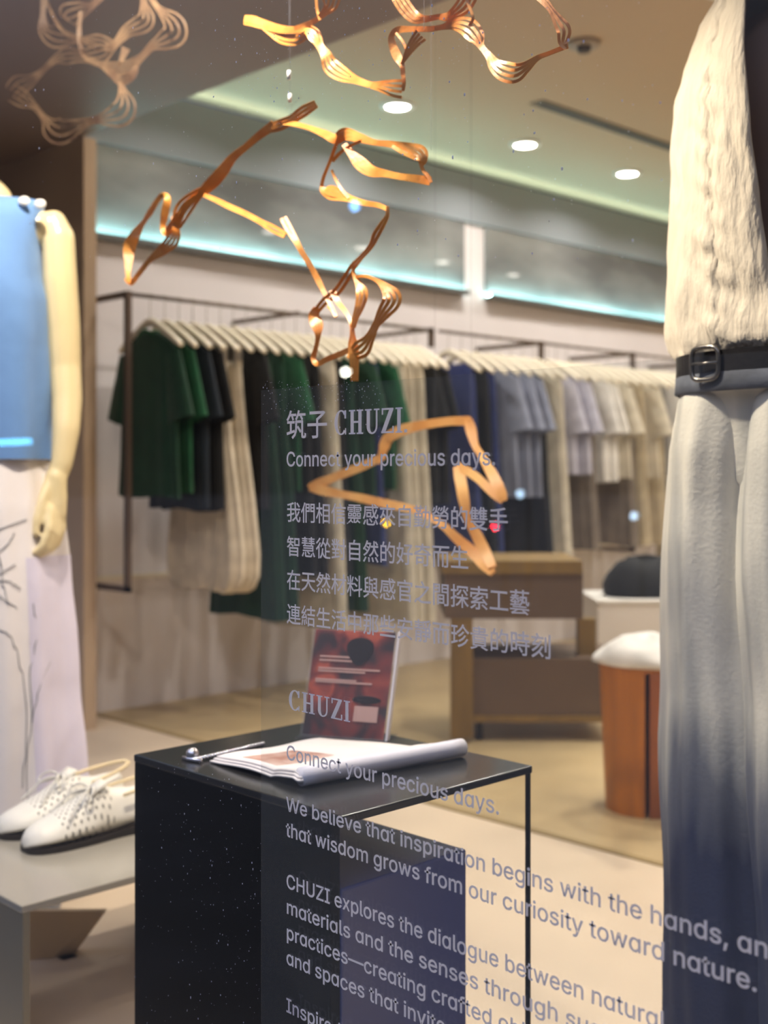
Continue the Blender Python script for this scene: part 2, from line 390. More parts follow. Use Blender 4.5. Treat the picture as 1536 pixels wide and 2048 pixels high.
for c_ in card.children:                     # world points -> the stand's own frame
    me = c_.data; off = t.location
    for v in me.vertices: v.co -= off
V, F = slab(-.02, 1.085, 0.0, .012, -.02, .045); mesh('foot', V, F, M_acr, t, world=True)

# silver bead chain ending in a ball, on the table
M_silver = mat('polished_silver', (214, 214, 222), .16, metal=.9)
a = at(385, 1512, 'z', TZ+.006); b = at(525, 1488, 'z', TZ+.003)
t = thing('bead_bracelet', 'silver bead chain with a bright ball end on the table left of the magazine', 'bracelet', (a.x, a.y, TZ))
MB().ball((a.x, a.y, TZ+.0085), .0085, 14).build('ball_end', M_silver, t, True, True)
mb = MB()
for i in range(26):
    s = i/25; mb.ball((a.x+(b.x-a.x)*s+.01*(1-s), a.y+(b.y-a.y)*s+.006*math.sin(3*s), TZ+.0034), .0033, 7)
mb.build('bead_chain', M_silver, t, True, True)
MB().tube([(a.x-.012, a.y-.006, TZ+.003), (a.x, a.y-.006, TZ+.003), (a.x+.02, a.y+.0, TZ+.003)], .003, 8).build('clasp', M_silver, t, True, True)

# ------------------------------------------------------------------ grey bench with the white shoes
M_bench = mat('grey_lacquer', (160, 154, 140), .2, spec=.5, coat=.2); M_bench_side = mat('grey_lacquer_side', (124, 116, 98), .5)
BX0, BX1, BY0, BY1, BZ = -2.085, -1.665, .10, .62, .258
t = thing('bench', 'low glossy grey bench carrying the white lace-up shoes', 'bench', ((BX0+BX1)/2, (BY0+BY1)/2, 0))
bevel(MB().box(BX0, BX1, BY0, BY1, BZ-.012, BZ).build('bench_top', M_bench, t, world=True), .002)
bevel(MB().box(BX0, BX1, BY0+.002, BY0+.014, 0, BZ-.012).build('end_panel', M_bench_side, t, world=True), .001)
bevel(MB().box(BX0, BX1, BY1-.014, BY1-.002, 0, BZ-.012).build('end_panel', M_bench_side, t, world=True), .001)
# slanted tan plate below the bench
M_tan = mat('tan_board', (214, 192, 156), .5)
D0 = 2.25
pl = [atD(58, 1822, D0), atD(212, 1822, D0+.04), atD(116, 1953, D0+.04), atD(58, 1956, D0)]
off = FW*.012
cpl = sum(pl, Vector())/4
tb = thing('tan_board', 'tan slant-cut board standing under the grey bench', 'board', (cpl.x, cpl.y, min(p.z for p in pl)))
mesh('board', pl+[p+off for p in pl], [(3, 2, 1, 0), (4, 5, 6, 7), (0, 1, 5, 4), (1, 2, 6, 5), (2, 3, 7, 6), (3, 0, 4, 7)], M_tan, tb, world=True)
zb = min(p.z for p in pl)
MB().box(cpl.x-.05, cpl.x+.03, cpl.y+.0, cpl.y+.03, 0, zb+.02).build('foot', M_bench_side, tb, world=True)

# shoes
def shoe_mat():
    m = mat('white_leather', (236, 232, 220), .45, noise_amt=.03, noise_scale=20); nt = m.node_tree; b = nt.nodes['Principled BSDF']
    tc = nt.nodes['Texture Coordinate']; mp = nt.nodes.new('ShaderNodeMapping'); mp.inputs['Scale'].default_value = (110, 110, 110); mp.inputs['Rotation'].default_value = (0, 0, R(45))
    nt.links.new(tc.outputs['Object'], mp.inputs[0])
    fr = nt.nodes.new('ShaderNodeVectorMath'); fr.operation = 'FRACTION'; nt.links.new(mp.outputs[0], fr.inputs[0])
    sb = nt.nodes.new('ShaderNodeVectorMath'); sb.operation = 'SUBTRACT'; sb.inputs[1].default_value = (.5, .5, 0); nt.links.new(fr.outputs[0], sb.inputs[0])
    ml = nt.nodes.new('ShaderNodeVectorMath'); ml.operation = 'MULTIPLY'; ml.inputs[1].default_value = (1, 1, 0); nt.links.new(sb.outputs[0], ml.inputs[0])
    ln = nt.nodes.new('ShaderNodeVectorMath'); ln.operation = 'LENGTH'; nt.links.new(ml.outputs[0], ln.inputs[0])
    lt = nt.nodes.new('ShaderNodeMath'); lt.operation = 'LESS_THAN'; lt.inputs[1].default_value = .2; nt.links.new(ln.outputs['Value'], lt.inputs[0])
    sx = nt.nodes.new('ShaderNodeSeparateXYZ'); nt.links.new(tc.outputs['Object'], sx.inputs[0])
    # punched zone: the vamp, behind the toe cap and before the quarter
    g1 = nt.nodes.new('ShaderNodeMath'); g1.operation = 'GREATER_THAN'; g1.inputs[1].default_value = .055; nt.links.new(sx.outputs['Y'], g1.inputs[0])
    g2 = nt.nodes.new('ShaderNodeMath'); g2.operation = 'LESS_THAN'; g2.inputs[1].default_value = .155; nt.links.new(sx.outputs['Y'], g2.inputs[0])
    m1 = nt.nodes.new('ShaderNodeMath'); m1.operation = 'MULTIPLY'; nt.links.new(g1.outputs[0], m1.inputs[0]); nt.links.new(g2.outputs[0], m1.inputs[1])
    m2 = nt.nodes.new('ShaderNodeMath'); m2.operation = 'MULTIPLY'; nt.links.new(m1.outputs[0], m2.inputs[0]); nt.links.new(lt.outputs[0], m2.inputs[1])
    mx = nt.nodes.new('ShaderNodeMix'); mx.data_type = 'RGBA'; src = b.inputs['Base Color'].links[0].from_socket
    nt.links.new(m2.outputs[0], mx.inputs[0]); nt.links.new(src, mx.inputs[6]); mx.inputs[7].default_value = lin((88, 84, 74)); nt.links.new(mx.outputs[2], b.inputs['Base Color'])
    return m
M_shoe = shoe_mat(); M_sole = mat('dark_sole', (36, 30, 26), .6); M_lace = mat('white_lace', (228, 224, 212), .7); M_strap = mat('cream_strap', (232, 212, 168), .5)
def shoe(label, x, y, rz, s):
    """toe at local y=0, heel at y=.25"""
    t = thing('lace_up_shoe', label, 'shoe', (x, y, BZ), rz, 'white lace-up shoes on the bench')
    rows = [(.0, .006, .010, .004), (.004, .018, .020, .004), (.018, .032, .031, .004), (.045, .042, .040, .004), (.085, .046, .055, .004), (.115, .045, .070, .004),
            (.140, .041, .080, .004), (.165, .038, .070, .006), (.20, .036, .060, .010), (.235, .033, .058, .012), (.25, .022, .056, .012)]
    rings = []
    for r in spline(rows, 3):
        y_, w, h, z0 = r; ring = []
        for i in range(20):
            a = 2*math.pi*i/20; c, sn = math.cos(a), math.sin(a)
            zz = z0+(h*.42 if sn > 0 else h*.18)*0
            ring.append((s*.008*math.sin(math.pi*y_/.25)+w*math.copysign(abs(c)**.75, c), y_, z0+.006+h*(.5+.5*sn)*(.55+.45*(1-abs(c)**2.2)) if sn > -.6 else z0+.004))
        rings.append(ring)
    MB().loft(rings).build('upper', M_shoe, t, True)
    sr = []
    for y_, w, h, z0 in spline(rows, 3):
        sr.append([(s*.008*math.sin(math.pi*y_/.25)+u*(w+.003), y_, zz) for u, zz in ((-1, 0), (1, 0), (1, z0+.006), (-1, z0+.006))])
    MB().loft(sr).build('sole', M_sole, t)
    mb = MB()
    for k in range(4):
        yy = .098+k*.014; zt = .066+k*.0065
        mb.tube([(-.020, yy, zt-.006), (0, yy+.004, zt+.0045), (.020, yy+.008, zt-.004)], .0022, 6)
        mb.tube([(.020, yy, zt-.006), (0, yy+.004, zt+.006), (-.020, yy+.008, zt-.004)], .0022, 6)
    for sg in (-1, 1):
        mb.tube(spline([(0, .125, .088), (sg*.020, .118, .094), (sg*.036, .108, .086), (sg*.030, .100, .076), (0, .122, .087)], 5), .0021, 6)
        mb.tube(spline([(0, .122, .088), (sg*.018, .10, .082), (sg*.026, .08, .064), (sg*.034, .066, .050)], 4), .0021, 6)
    mb.build('laces', M_lace, t, True)
    ring = []
    for i in range(13):
        a = math.pi*i/12; ring.append((.036*math.cos(a), .17+.10*math.sin(a), .074+.016*math.sin(a)))
    MB().tube(ring, .0035, 6).build('heel_strap', M_strap, t, True)
    MB().add([(-.018, .118, .08), (.018, .118, .08), (.016, .15, .098), (-.016, .15, .098), (-.018, .122, .078), (.018, .122, .078), (.016, .152, .095), (-.016, .152, .095)],
             [(0, 1, 2, 3), (7, 6, 5, 4), (0, 4, 5, 1), (1, 5, 6, 2), (2, 6, 7, 3), (3, 7, 4, 0)]).build('tongue', M_lace, t, True)
p = at(48, 1706, 'z', BZ); shoe('white perforated lace-up shoe nearer the black table', p.x, p.y, R(-2), -1)
px_near = p.x; p = at(14, 1690, 'z', BZ); shoe('white perforated lace-up shoe half behind the other, toward the skirt', px_near-.106, p.y+.005, R(2), 1)

# ------------------------------------------------------------------ lettering film stuck on the outside of the glass
M_film = clear_mat('clear_film', (.95, .96, .96, 1), .5, veil=.03, veil_rgb=(190, 200, 212), rough=0.0)
def letter_mat():
    m = bpy.data.materials.new('grey_vinyl'); m.use_nodes = True; nt = m.node_tree; nt.nodes.clear()
    out = nt.nodes.new('ShaderNodeOutputMaterial'); d = nt.nodes.new('ShaderNodeBsdfDiffuse'); tl = nt.nodes.new('ShaderNodeBsdfTranslucent')
    d.inputs[0].default_value = lin((222, 226, 246)); tl.inputs[0].default_value = lin((222, 226, 246))
    mx = nt.nodes.new('ShaderNodeMixShader'); mx.inputs[0].default_value = .62
    nt.links.new(d.outputs[0], mx.inputs[1]); nt.links.new(tl.outputs[0], mx.inputs[2]); nt.links.new(mx.outputs[0], out.inputs[0]); return m
M_letter = letter_mat()
GLYPHS = {
32: (188,),
44: (188, 4, 36, -120, 68, 72, 137, 72, 84, -120,),
46: (188, 32, 96, -4, 87, -4, 77, 0, 71, 3, 62, 9, 58, 15, 52, 25, 49, 31, 49, 40, 49, 50, 52, 59, 58, 66, 62, 75, 71, 78, 77, 84, 87, 88, 96, 88, 106, 88, 112, 84, 121, 78, 128, 75, 134, 66, 137, 59, 140, 50, 140, 40, 140, 31, 137, 25, 134, 15, 128, 9, 121, 3, 112, 0, 106, -4,),
67: (510, 87, 269, -7, 234, -4, 206, 0, 178, 12, 149, 25, 128, 44, 106, 62, 87, 88, 71, 116, 55, 147, 49, 178, 43, 216, 40, 254, 43, 291, 49, 329, 55, 364, 71, 392, 87, 420, 106, 445, 128, 467, 149, 483, 178, 498, 206, 508, 234, 514, 269, 514, 341, 505, 356, 498, 372, 489, 388, 483, 404, 470, 416, 461, 429, 448, 438, 432, 448, 417, 457, 401, 463, 386, 469, 367, 472, 348, 410, 348, 388, 395, 356, 429, 316, 448, 269, 454, 244, 454, 222, 451, 203, 442, 184, 432, 165, 420, 149, 404, 137, 386, 124, 364, 115, 342, 109, 313, 106, 285, 102, 254, 106, 222, 109, 194, 115, 169, 124, 144, 137, 122, 149, 106, 165, 91, 184, 75, 203, 66, 225, 59, 244, 53, 269, 53, 316, 59, 356, 81, 388, 116, 410, 160, 472, 160, 469, 141, 463, 125, 457, 106, 448, 91, 438, 75, 429, 62, 416, 50, 404, 37, 388, 28, 372, 18, 356, 12, 341, 6, 322, 0, 306, -4, 288, -7,),
72: (517, 12, 62, 0, 62, 508, 124, 508, 124, 288, 391, 288, 391, 508, 457, 508, 457, 0, 391, 0, 391, 232, 124, 232, 124, 0,),
73: (300, 12, 30, 0, 30, 56, 118, 56, 118, 451, 30, 451, 30, 508, 269, 508, 269, 451, 184, 451, 184, 56, 269, 56, 269, 0,),
85: (517, 54, 259, -7, 231, -7, 203, -4, 178, 6, 152, 15, 134, 28, 115, 44, 99, 59, 84, 81, 74, 100, 65, 125, 62, 147, 62, 172, 62, 508, 124, 508, 124, 178, 124, 160, 128, 144, 134, 128, 140, 112, 149, 100, 162, 88, 171, 78, 187, 69, 203, 59, 222, 56, 237, 53, 259, 53, 278, 53, 297, 56, 316, 59, 331, 69, 344, 78, 356, 88, 369, 100, 375, 112, 385, 128, 388, 144, 391, 160, 394, 178, 394, 508, 457, 508, 457, 172, 457, 147, 451, 125, 444, 100, 432, 81, 419, 59, 404, 44, 385, 28, 363, 15, 341, 6, 316, -4, 288, -7,),
87: (686, 32, 156, 0, 18, 508, 84, 508, 162, 197, 174, 144, 187, 94, 196, 40, 190, 40, 200, 94, 212, 144, 225, 197, 306, 508, 378, 508, 463, 197, 476, 144, 485, 94, 498, 40, 488, 40, 498, 94, 510, 144, 523, 197, 604, 508, 670, 508, 529, 0, 457, 0, 369, 323, 350, 392, 334, 476, 350, 476, 334, 395, 319, 323, 231, 0,),
90: (438, 20, 43, 0, 43, 47, 275, 386, 306, 429, 341, 476, 347, 454, 284, 451, 222, 451, 40, 451, 40, 508, 397, 508, 397, 461, 168, 128, 134, 81, 96, 34, 90, 53, 152, 56, 215, 56, 400, 56, 400, 0,),
97: (425, 43, 196, -7, 171, -7, 149, -4, 131, 6, 112, 15, 96, 31, 80, 47, 65, 62, 55, 84, 46, 106, 40, 131, 36, 160, 33, 188, 36, 219, 40, 244, 46, 269, 55, 291, 68, 313, 80, 332, 96, 348, 112, 360, 131, 370, 152, 379, 174, 382, 196, 386, 212, 382, 228, 382, 240, 379, 253, 373, 288, 345, 306, 320, 312, 320, 312, 379, 372, 379, 372, 0, 312, 0, 312, 59, 306, 59, 288, 31, 253, 3, 240, 0, 228, -7, 212, -7, 48, 206, 47, 222, 47, 237, 50, 250, 56, 262, 66, 275, 75, 284, 88, 294, 100, 300, 116, 306, 131, 309, 150, 312, 169, 312, 191, 312, 210, 309, 229, 306, 248, 300, 263, 294, 279, 284, 291, 275, 301, 262, 313, 250, 320, 237, 326, 222, 329, 206, 329, 187, 329, 171, 326, 159, 320, 146, 310, 134, 301, 124, 291, 115, 276, 109, 260, 102, 244, 99, 229, 96, 210, 96, 191, 96, 169, 99, 150, 102, 134, 109, 116, 115, 100, 124, 88, 134, 75, 146, 66, 159, 56, 171, 53, 187, 47,),
98: (424, 43, 231, -7, 212, -7, 196, -7, 184, 0, 171, 3, 137, 31, 118, 59, 112, 59, 112, 0, 52, 0, 52, 508, 115, 508, 115, 320, 118, 320, 137, 345, 171, 373, 184, 379, 196, 382, 212, 382, 228, 386, 253, 382, 275, 379, 294, 370, 312, 360, 331, 348, 344, 332, 360, 313, 369, 291, 378, 269, 385, 244, 388, 219, 391, 188, 388, 160, 385, 131, 378, 106, 369, 84, 360, 62, 347, 47, 331, 31, 312, 15, 294, 6, 275, -4, 253, -7, 48, 222, 47, 237, 47, 253, 53, 266, 56, 278, 66, 291, 75, 300, 88, 309, 100, 316, 116, 322, 134, 325, 150, 328, 169, 328, 191, 328, 210, 325, 229, 322, 244, 316, 260, 309, 276, 300, 288, 291, 301, 281, 310, 266, 320, 253, 326, 237, 329, 222, 329, 203, 329, 187, 326, 174, 320, 162, 313, 149, 301, 140, 291, 131, 279, 124, 263, 118, 248, 115, 229, 115, 210, 112, 191, 115, 169, 115, 150, 121, 131, 124, 116, 131, 100, 140, 88, 149, 75, 162, 66, 174, 56, 187, 50, 203, 47,),
99: (396, 66, 206, -7, 181, -7, 159, -4, 137, 6, 118, 15, 99, 31, 84, 47, 68, 66, 55, 84, 46, 109, 40, 131, 36, 160, 33, 188, 36, 216, 40, 244, 46, 269, 55, 291, 68, 313, 84, 329, 99, 348, 118, 360, 137, 370, 159, 379, 181, 382, 206, 386, 259, 376, 306, 357, 341, 323, 363, 276, 303, 263, 291, 288, 269, 310, 244, 326, 206, 329, 190, 329, 171, 326, 159, 320, 146, 310, 134, 301, 124, 288, 115, 272, 109, 257, 102, 241, 99, 226, 96, 207, 96, 188, 96, 169, 99, 150, 102, 134, 109, 119, 115, 103, 124, 88, 134, 75, 146, 66, 159, 56, 171, 50, 190, 47, 206, 47, 244, 53, 272, 66, 291, 88, 303, 116, 363, 103, 341, 56, 306, 22, 259, 0,),
100: (424, 43, 196, -7, 171, -7, 149, -4, 131, 6, 112, 15, 93, 31, 80, 47, 65, 62, 55, 84, 46, 106, 40, 131, 36, 160, 33, 188, 36, 219, 40, 244, 46, 269, 55, 291, 65, 313, 80, 332, 96, 348, 112, 360, 131, 370, 149, 379, 171, 382, 196, 386, 212, 382, 228, 382, 240, 379, 253, 373, 288, 345, 306, 320, 309, 320, 309, 508, 372, 508, 372, 0, 312, 0, 312, 59, 306, 59, 288, 31, 253, 3, 240, 0, 228, -7, 212, -7, 48, 206, 47, 222, 47, 237, 50, 250, 56, 262, 66, 275, 75, 284, 88, 294, 100, 300, 116, 306, 131, 309, 150, 309, 169, 312, 191, 309, 210, 309, 229, 306, 248, 300, 263, 294, 279, 284, 291, 275, 301, 262, 313, 250, 320, 237, 326, 222, 329, 206, 329, 187, 329, 171, 326, 159, 320, 143, 310, 134, 301, 124, 288, 115, 276, 109, 260, 102, 244, 99, 229, 96, 210, 96, 191, 96, 169, 99, 150, 102, 134, 109, 116, 115, 100, 124, 88, 134, 75, 146, 66, 159, 56, 171, 53, 187, 47,),
101: (404, 67, 212, -7, 184, -7, 162, -4, 137, 6, 118, 15, 99, 31, 80, 47, 68, 66, 55, 84, 46, 106, 40, 131, 36, 160, 33, 188, 36, 216, 40, 241, 46, 266, 55, 288, 68, 310, 80, 329, 96, 345, 115, 360, 134, 370, 156, 379, 181, 382, 206, 386, 266, 373, 281, 367, 294, 360, 306, 351, 319, 342, 331, 329, 341, 313, 350, 298, 356, 282, 363, 263, 369, 241, 369, 219, 372, 194, 372, 169, 97, 169, 96, 156, 99, 138, 106, 122, 112, 106, 118, 94, 128, 81, 140, 69, 152, 62, 165, 56, 181, 50, 196, 47, 212, 47, 253, 53, 284, 72, 306, 106, 366, 91, 360, 78, 353, 62, 344, 50, 334, 40, 325, 28, 312, 18, 297, 12, 281, 6, 266, 0, 250, -4, 231, -7, 23, 309, 219, 306, 238, 303, 254, 297, 269, 291, 282, 284, 294, 275, 304, 262, 313, 250, 320, 237, 326, 222, 329, 206, 329, 187, 329, 174, 326, 159, 320, 146, 313, 134, 304, 124, 294, 115, 282, 109, 269, 102, 257, 99, 241, 96, 226,),
102: (254, 4, 228, 379, 228, 326, 5, 326, 5, 379, 25, 80, 0, 80, 432, 80, 448, 84, 461, 90, 473, 96, 486, 102, 495, 112, 505, 124, 514, 134, 517, 187, 530, 222, 527, 244, 520, 228, 467, 215, 473, 193, 473, 181, 473, 171, 470, 162, 467, 156, 461, 149, 451, 146, 442, 143, 432, 143, 420, 143, 0,),
103: (425, 72, 206, -151, 187, -151, 168, -148, 149, -145, 134, -138, 84, -110, 49, -69, 102, -41, 121, -66, 156, -88, 206, -98, 228, -94, 250, -91, 266, -85, 281, -76, 294, -63, 303, -48, 309, -29, 312, -7, 312, 69, 306, 69, 288, 40, 253, 15, 240, 12, 228, 9, 212, 6, 196, 6, 171, 6, 152, 9, 131, 18, 112, 28, 96, 37, 80, 53, 68, 72, 55, 91, 46, 112, 40, 138, 36, 163, 33, 191, 36, 219, 40, 248, 46, 269, 55, 294, 68, 313, 80, 332, 96, 348, 112, 360, 131, 370, 152, 379, 174, 382, 196, 386, 212, 382, 228, 382, 240, 379, 253, 373, 288, 345, 306, 320, 312, 320, 312, 379, 372, 379, 372, -10, 372, -32, 366, -54, 360, -72, 350, -88, 338, -104, 325, -116, 309, -129, 291, -135, 272, -142, 250, -148, 228, -151, 48, 206, 59, 222, 59, 237, 62, 250, 69, 262, 75, 275, 84, 284, 94, 294, 106, 300, 122, 306, 138, 309, 153, 312, 172, 312, 194, 312, 213, 309, 232, 306, 248, 300, 263, 294, 279, 284, 291, 275, 304, 262, 313, 250, 320, 237, 326, 222, 329, 206, 329, 187, 329, 171, 326, 159, 320, 146, 310, 134, 301, 124, 291, 115, 276, 109, 263, 102, 248, 99, 229, 96, 213, 96, 194, 96, 172, 99, 156, 102, 138, 109, 122, 115, 109, 124, 97, 134, 84, 146, 75, 159, 69, 171, 62, 187, 59,),
104: (410, 49, 115, 226, 115, 0, 52, 0, 52, 508, 115, 508, 115, 288, 102, 288, 112, 310, 124, 332, 137, 348, 152, 364, 168, 373, 187, 379, 206, 382, 228, 386, 247, 382, 262, 379, 281, 376, 294, 370, 309, 360, 322, 348, 331, 335, 341, 320, 347, 304, 353, 285, 356, 263, 356, 241, 356, 0, 297, 0, 297, 235, 294, 257, 291, 276, 284, 291, 272, 304, 259, 316, 247, 323, 228, 329, 209, 329, 196, 329, 184, 326, 171, 323, 162, 316, 149, 310, 140, 304, 134, 294, 128, 282, 121, 269, 118, 257, 115, 241,),
105: (167, 4, 52, 0, 52, 379, 115, 379, 115, 0, 32, 84, 442, 74, 445, 68, 445, 62, 448, 55, 454, 49, 461, 46, 467, 43, 476, 43, 483, 43, 492, 46, 498, 49, 505, 55, 511, 62, 517, 68, 520, 74, 524, 84, 524, 93, 524, 99, 520, 109, 517, 115, 511, 118, 505, 124, 498, 124, 492, 128, 483, 124, 476, 124, 467, 118, 461, 115, 454, 109, 448, 99, 445, 93, 445,),
106: (167, 26, 52, 379, 115, 379, 115, -29, 112, -48, 112, -63, 106, -76, 102, -91, 96, -101, 87, -113, 77, -123, 65, -129, 52, -135, 36, -138, 21, -142, 5, -142, -11, -142, -11, -88, 2, -88, 14, -85, 24, -82, 33, -79, 40, -72, 46, -63, 49, -54, 52, -41, 52, -29, 32, 84, 442, 74, 445, 68, 445, 58, 448, 52, 454, 49, 461, 43, 467, 43, 476, 40, 483, 43, 492, 43, 498, 49, 505, 52, 511, 58, 517, 68, 520, 74, 524, 84, 524, 93, 524, 99, 520, 106, 517, 115, 511, 118, 505, 124, 498, 124, 492, 128, 483, 124, 476, 124, 467, 118, 461, 115, 454, 106, 448, 99, 445, 93, 445,),
108: (189, 21, 140, -4, 118, 0, 102, 3, 87, 9, 74, 22, 65, 34, 58, 47, 55, 66, 52, 84, 52, 508, 115, 508, 115, 100, 121, 62, 124, 59, 131, 53, 137, 53, 146, 53, 159, 53, 168, 53, 181, 3, 162, 0,),
109: (610, 76, 52, 0, 52, 379, 112, 379, 112, 294, 109, 294, 112, 310, 118, 323, 124, 335, 134, 345, 171, 376, 218, 386, 240, 386, 256, 379, 272, 373, 288, 360, 300, 348, 309, 332, 316, 313, 322, 294, 312, 294, 316, 307, 322, 320, 328, 332, 338, 342, 382, 376, 438, 386, 454, 386, 469, 382, 482, 379, 498, 373, 510, 364, 523, 354, 532, 342, 542, 329, 548, 313, 554, 294, 557, 276, 557, 254, 557, 0, 494, 0, 494, 254, 494, 272, 491, 288, 482, 304, 472, 313, 460, 320, 448, 326, 435, 329, 419, 329, 407, 329, 394, 329, 385, 326, 375, 320, 344, 291, 334, 248, 334, 0, 275, 0, 275, 260, 272, 276, 269, 288, 262, 301, 253, 310, 240, 320, 228, 326, 215, 329, 200, 329, 159, 320, 149, 313, 140, 307, 134, 298, 124, 288, 121, 279, 118, 266, 115, 254, 115, 238, 115, 0,),
110: (410, 49, 115, 226, 115, 0, 52, 0, 52, 379, 112, 379, 112, 288, 102, 288, 112, 310, 124, 332, 137, 348, 152, 364, 168, 373, 187, 379, 206, 382, 228, 386, 247, 382, 262, 379, 281, 376, 294, 370, 309, 360, 322, 348, 331, 335, 341, 320, 347, 304, 353, 285, 356, 263, 356, 241, 356, 0, 297, 0, 297, 235, 294, 257, 291, 276, 284, 291, 272, 304, 259, 316, 247, 323, 228, 329, 209, 329, 196, 329, 184, 326, 171, 323, 162, 316, 149, 310, 140, 304, 134, 294, 128, 282, 121, 269, 118, 257, 115, 241,),
111: (415, 48, 206, -7, 181, -7, 159, -4, 137, 6, 118, 15, 99, 31, 84, 47, 68, 66, 55, 84, 46, 109, 40, 131, 36, 160, 33, 188, 36, 216, 40, 244, 46, 269, 55, 291, 68, 313, 84, 329, 99, 348, 118, 360, 137, 370, 159, 379, 181, 382, 206, 386, 231, 382, 256, 379, 278, 370, 300, 360, 316, 348, 334, 329, 347, 313, 360, 291, 369, 269, 375, 244, 378, 216, 382, 188, 378, 160, 375, 131, 369, 109, 360, 84, 347, 66, 334, 47, 316, 31, 300, 15, 278, 6, 256, -4, 231, -7, 48, 206, 47, 225, 47, 244, 50, 256, 56, 272, 66, 281, 75, 291, 88, 300, 103, 306, 119, 312, 134, 316, 150, 319, 169, 319, 188, 319, 207, 316, 226, 312, 241, 306, 257, 300, 272, 291, 288, 281, 301, 272, 310, 256, 320, 244, 326, 225, 329, 206, 329, 190, 329, 171, 326, 159, 320, 146, 310, 134, 301, 124, 288, 115, 272, 109, 257, 102, 241, 99, 226, 96, 207, 96, 188, 96, 169, 99, 150, 102, 134, 109, 119, 115, 103, 124, 88, 134, 75, 146, 66, 159, 56, 171, 50, 190, 47,),
112: (424, 43, 52, -142, 52, 379, 112, 379, 112, 320, 118, 320, 137, 345, 171, 373, 184, 379, 196, 382, 212, 382, 228, 386, 253, 382, 275, 379, 294, 370, 312, 360, 331, 348, 344, 332, 360, 313, 369, 291, 378, 269, 385, 244, 388, 219, 391, 188, 388, 160, 385, 131, 378, 106, 369, 84, 360, 62, 347, 47, 331, 31, 312, 15, 294, 6, 275, -4, 253, -7, 231, -7, 212, -7, 196, -7, 184, 0, 171, 3, 137, 31, 118, 59, 115, 59, 115, -142, 48, 222, 47, 237, 47, 253, 53, 266, 56, 278, 66, 291, 75, 300, 88, 309, 100, 316, 116, 322, 134, 325, 150, 328, 169, 328, 191, 328, 210, 325, 229, 322, 244, 316, 260, 309, 276, 300, 288, 291, 301, 281, 310, 266, 320, 253, 326, 237, 329, 222, 329, 203, 329, 187, 326, 174, 320, 162, 313, 149, 301, 140, 291, 131, 279, 124, 263, 118, 248, 115, 229, 115, 210, 112, 191, 115, 169, 115, 150, 121, 131, 124, 116, 131, 100, 140, 88, 149, 75, 162, 66, 174, 56, 187, 50, 203, 47,),
114: (259, 31, 52, 0, 52, 379, 112, 379, 112, 320, 115, 320, 121, 335, 131, 348, 140, 357, 152, 367, 165, 376, 181, 379, 196, 382, 212, 386, 228, 386, 244, 382, 244, 323, 231, 326, 206, 326, 193, 326, 181, 323, 171, 320, 159, 313, 149, 307, 140, 301, 134, 294, 124, 285, 121, 272, 118, 263, 115, 251, 115, 238, 115, 0,),
115: (365, 110, 181, -7, 162, -7, 146, -7, 128, 0, 112, 3, 96, 9, 84, 18, 71, 28, 62, 37, 52, 50, 46, 62, 40, 78, 36, 94, 93, 106, 99, 91, 106, 78, 115, 69, 124, 59, 137, 53, 149, 50, 165, 47, 181, 47, 200, 47, 218, 50, 231, 56, 244, 62, 256, 72, 262, 81, 266, 91, 269, 103, 269, 112, 266, 122, 259, 128, 253, 134, 247, 141, 237, 147, 225, 150, 212, 156, 149, 169, 124, 178, 106, 185, 87, 197, 71, 207, 62, 222, 52, 238, 49, 254, 46, 272, 49, 288, 52, 304, 58, 320, 65, 332, 74, 345, 87, 354, 99, 364, 115, 370, 131, 376, 149, 382, 168, 382, 187, 386, 206, 382, 225, 382, 240, 379, 253, 373, 269, 367, 278, 357, 291, 348, 300, 338, 325, 291, 269, 276, 262, 288, 259, 298, 250, 307, 244, 316, 231, 323, 218, 329, 206, 332, 187, 332, 171, 332, 156, 329, 143, 323, 131, 316, 121, 307, 115, 298, 109, 288, 109, 276, 109, 266, 112, 257, 118, 251, 124, 244, 171, 222, 231, 210, 253, 204, 275, 194, 291, 185, 306, 172, 316, 156, 325, 144, 328, 125, 331, 106, 331, 91, 325, 75, 322, 59, 312, 47, 303, 34, 291, 25, 275, 15, 259, 6, 244, 0, 225, -4, 203, -7,),
116: (227, 4, 203, 379, 203, 326, 5, 326, 5, 379, 24, 65, 470, 128, 470, 128, 97, 128, 88, 128, 75, 131, 69, 137, 62, 143, 56, 149, 53, 159, 50, 171, 50, 184, 50, 203, 53, 212, 3, 193, -4, 168, -4, 146, -4, 124, 3, 106, 9, 93, 22, 80, 34, 71, 53, 68, 72, 65, 94,),
117: (410, 49, 181, -7, 165, -4, 146, 0, 131, 3, 115, 12, 102, 18, 90, 31, 77, 44, 68, 59, 62, 75, 55, 94, 52, 116, 52, 138, 52, 379, 115, 379, 115, 144, 115, 122, 118, 103, 128, 88, 137, 75, 149, 66, 165, 56, 181, 53, 200, 50, 212, 50, 225, 53, 237, 56, 250, 62, 259, 69, 269, 78, 278, 88, 284, 97, 288, 109, 294, 122, 294, 138, 297, 153, 297, 379, 356, 379, 356, 0, 297, 0, 297, 91, 306, 91, 297, 69, 284, 47, 272, 31, 256, 18, 240, 6, 222, 0, 203, -4,),
118: (389, 12, 162, 0, 18, 379, 84, 379, 165, 156, 187, 88, 206, 22, 184, 22, 203, 88, 225, 156, 306, 379, 372, 379, 228, 0,),
119: (567, 30, 137, 0, 24, 379, 87, 379, 134, 213, 152, 138, 174, 40, 165, 40, 187, 134, 206, 213, 253, 379, 316, 379, 363, 213, 382, 134, 404, 40, 391, 40, 413, 134, 435, 213, 479, 379, 545, 379, 429, 0, 369, 0, 319, 172, 303, 226, 291, 279, 278, 338, 291, 338, 278, 282, 262, 226, 247, 172, 200, 0,),
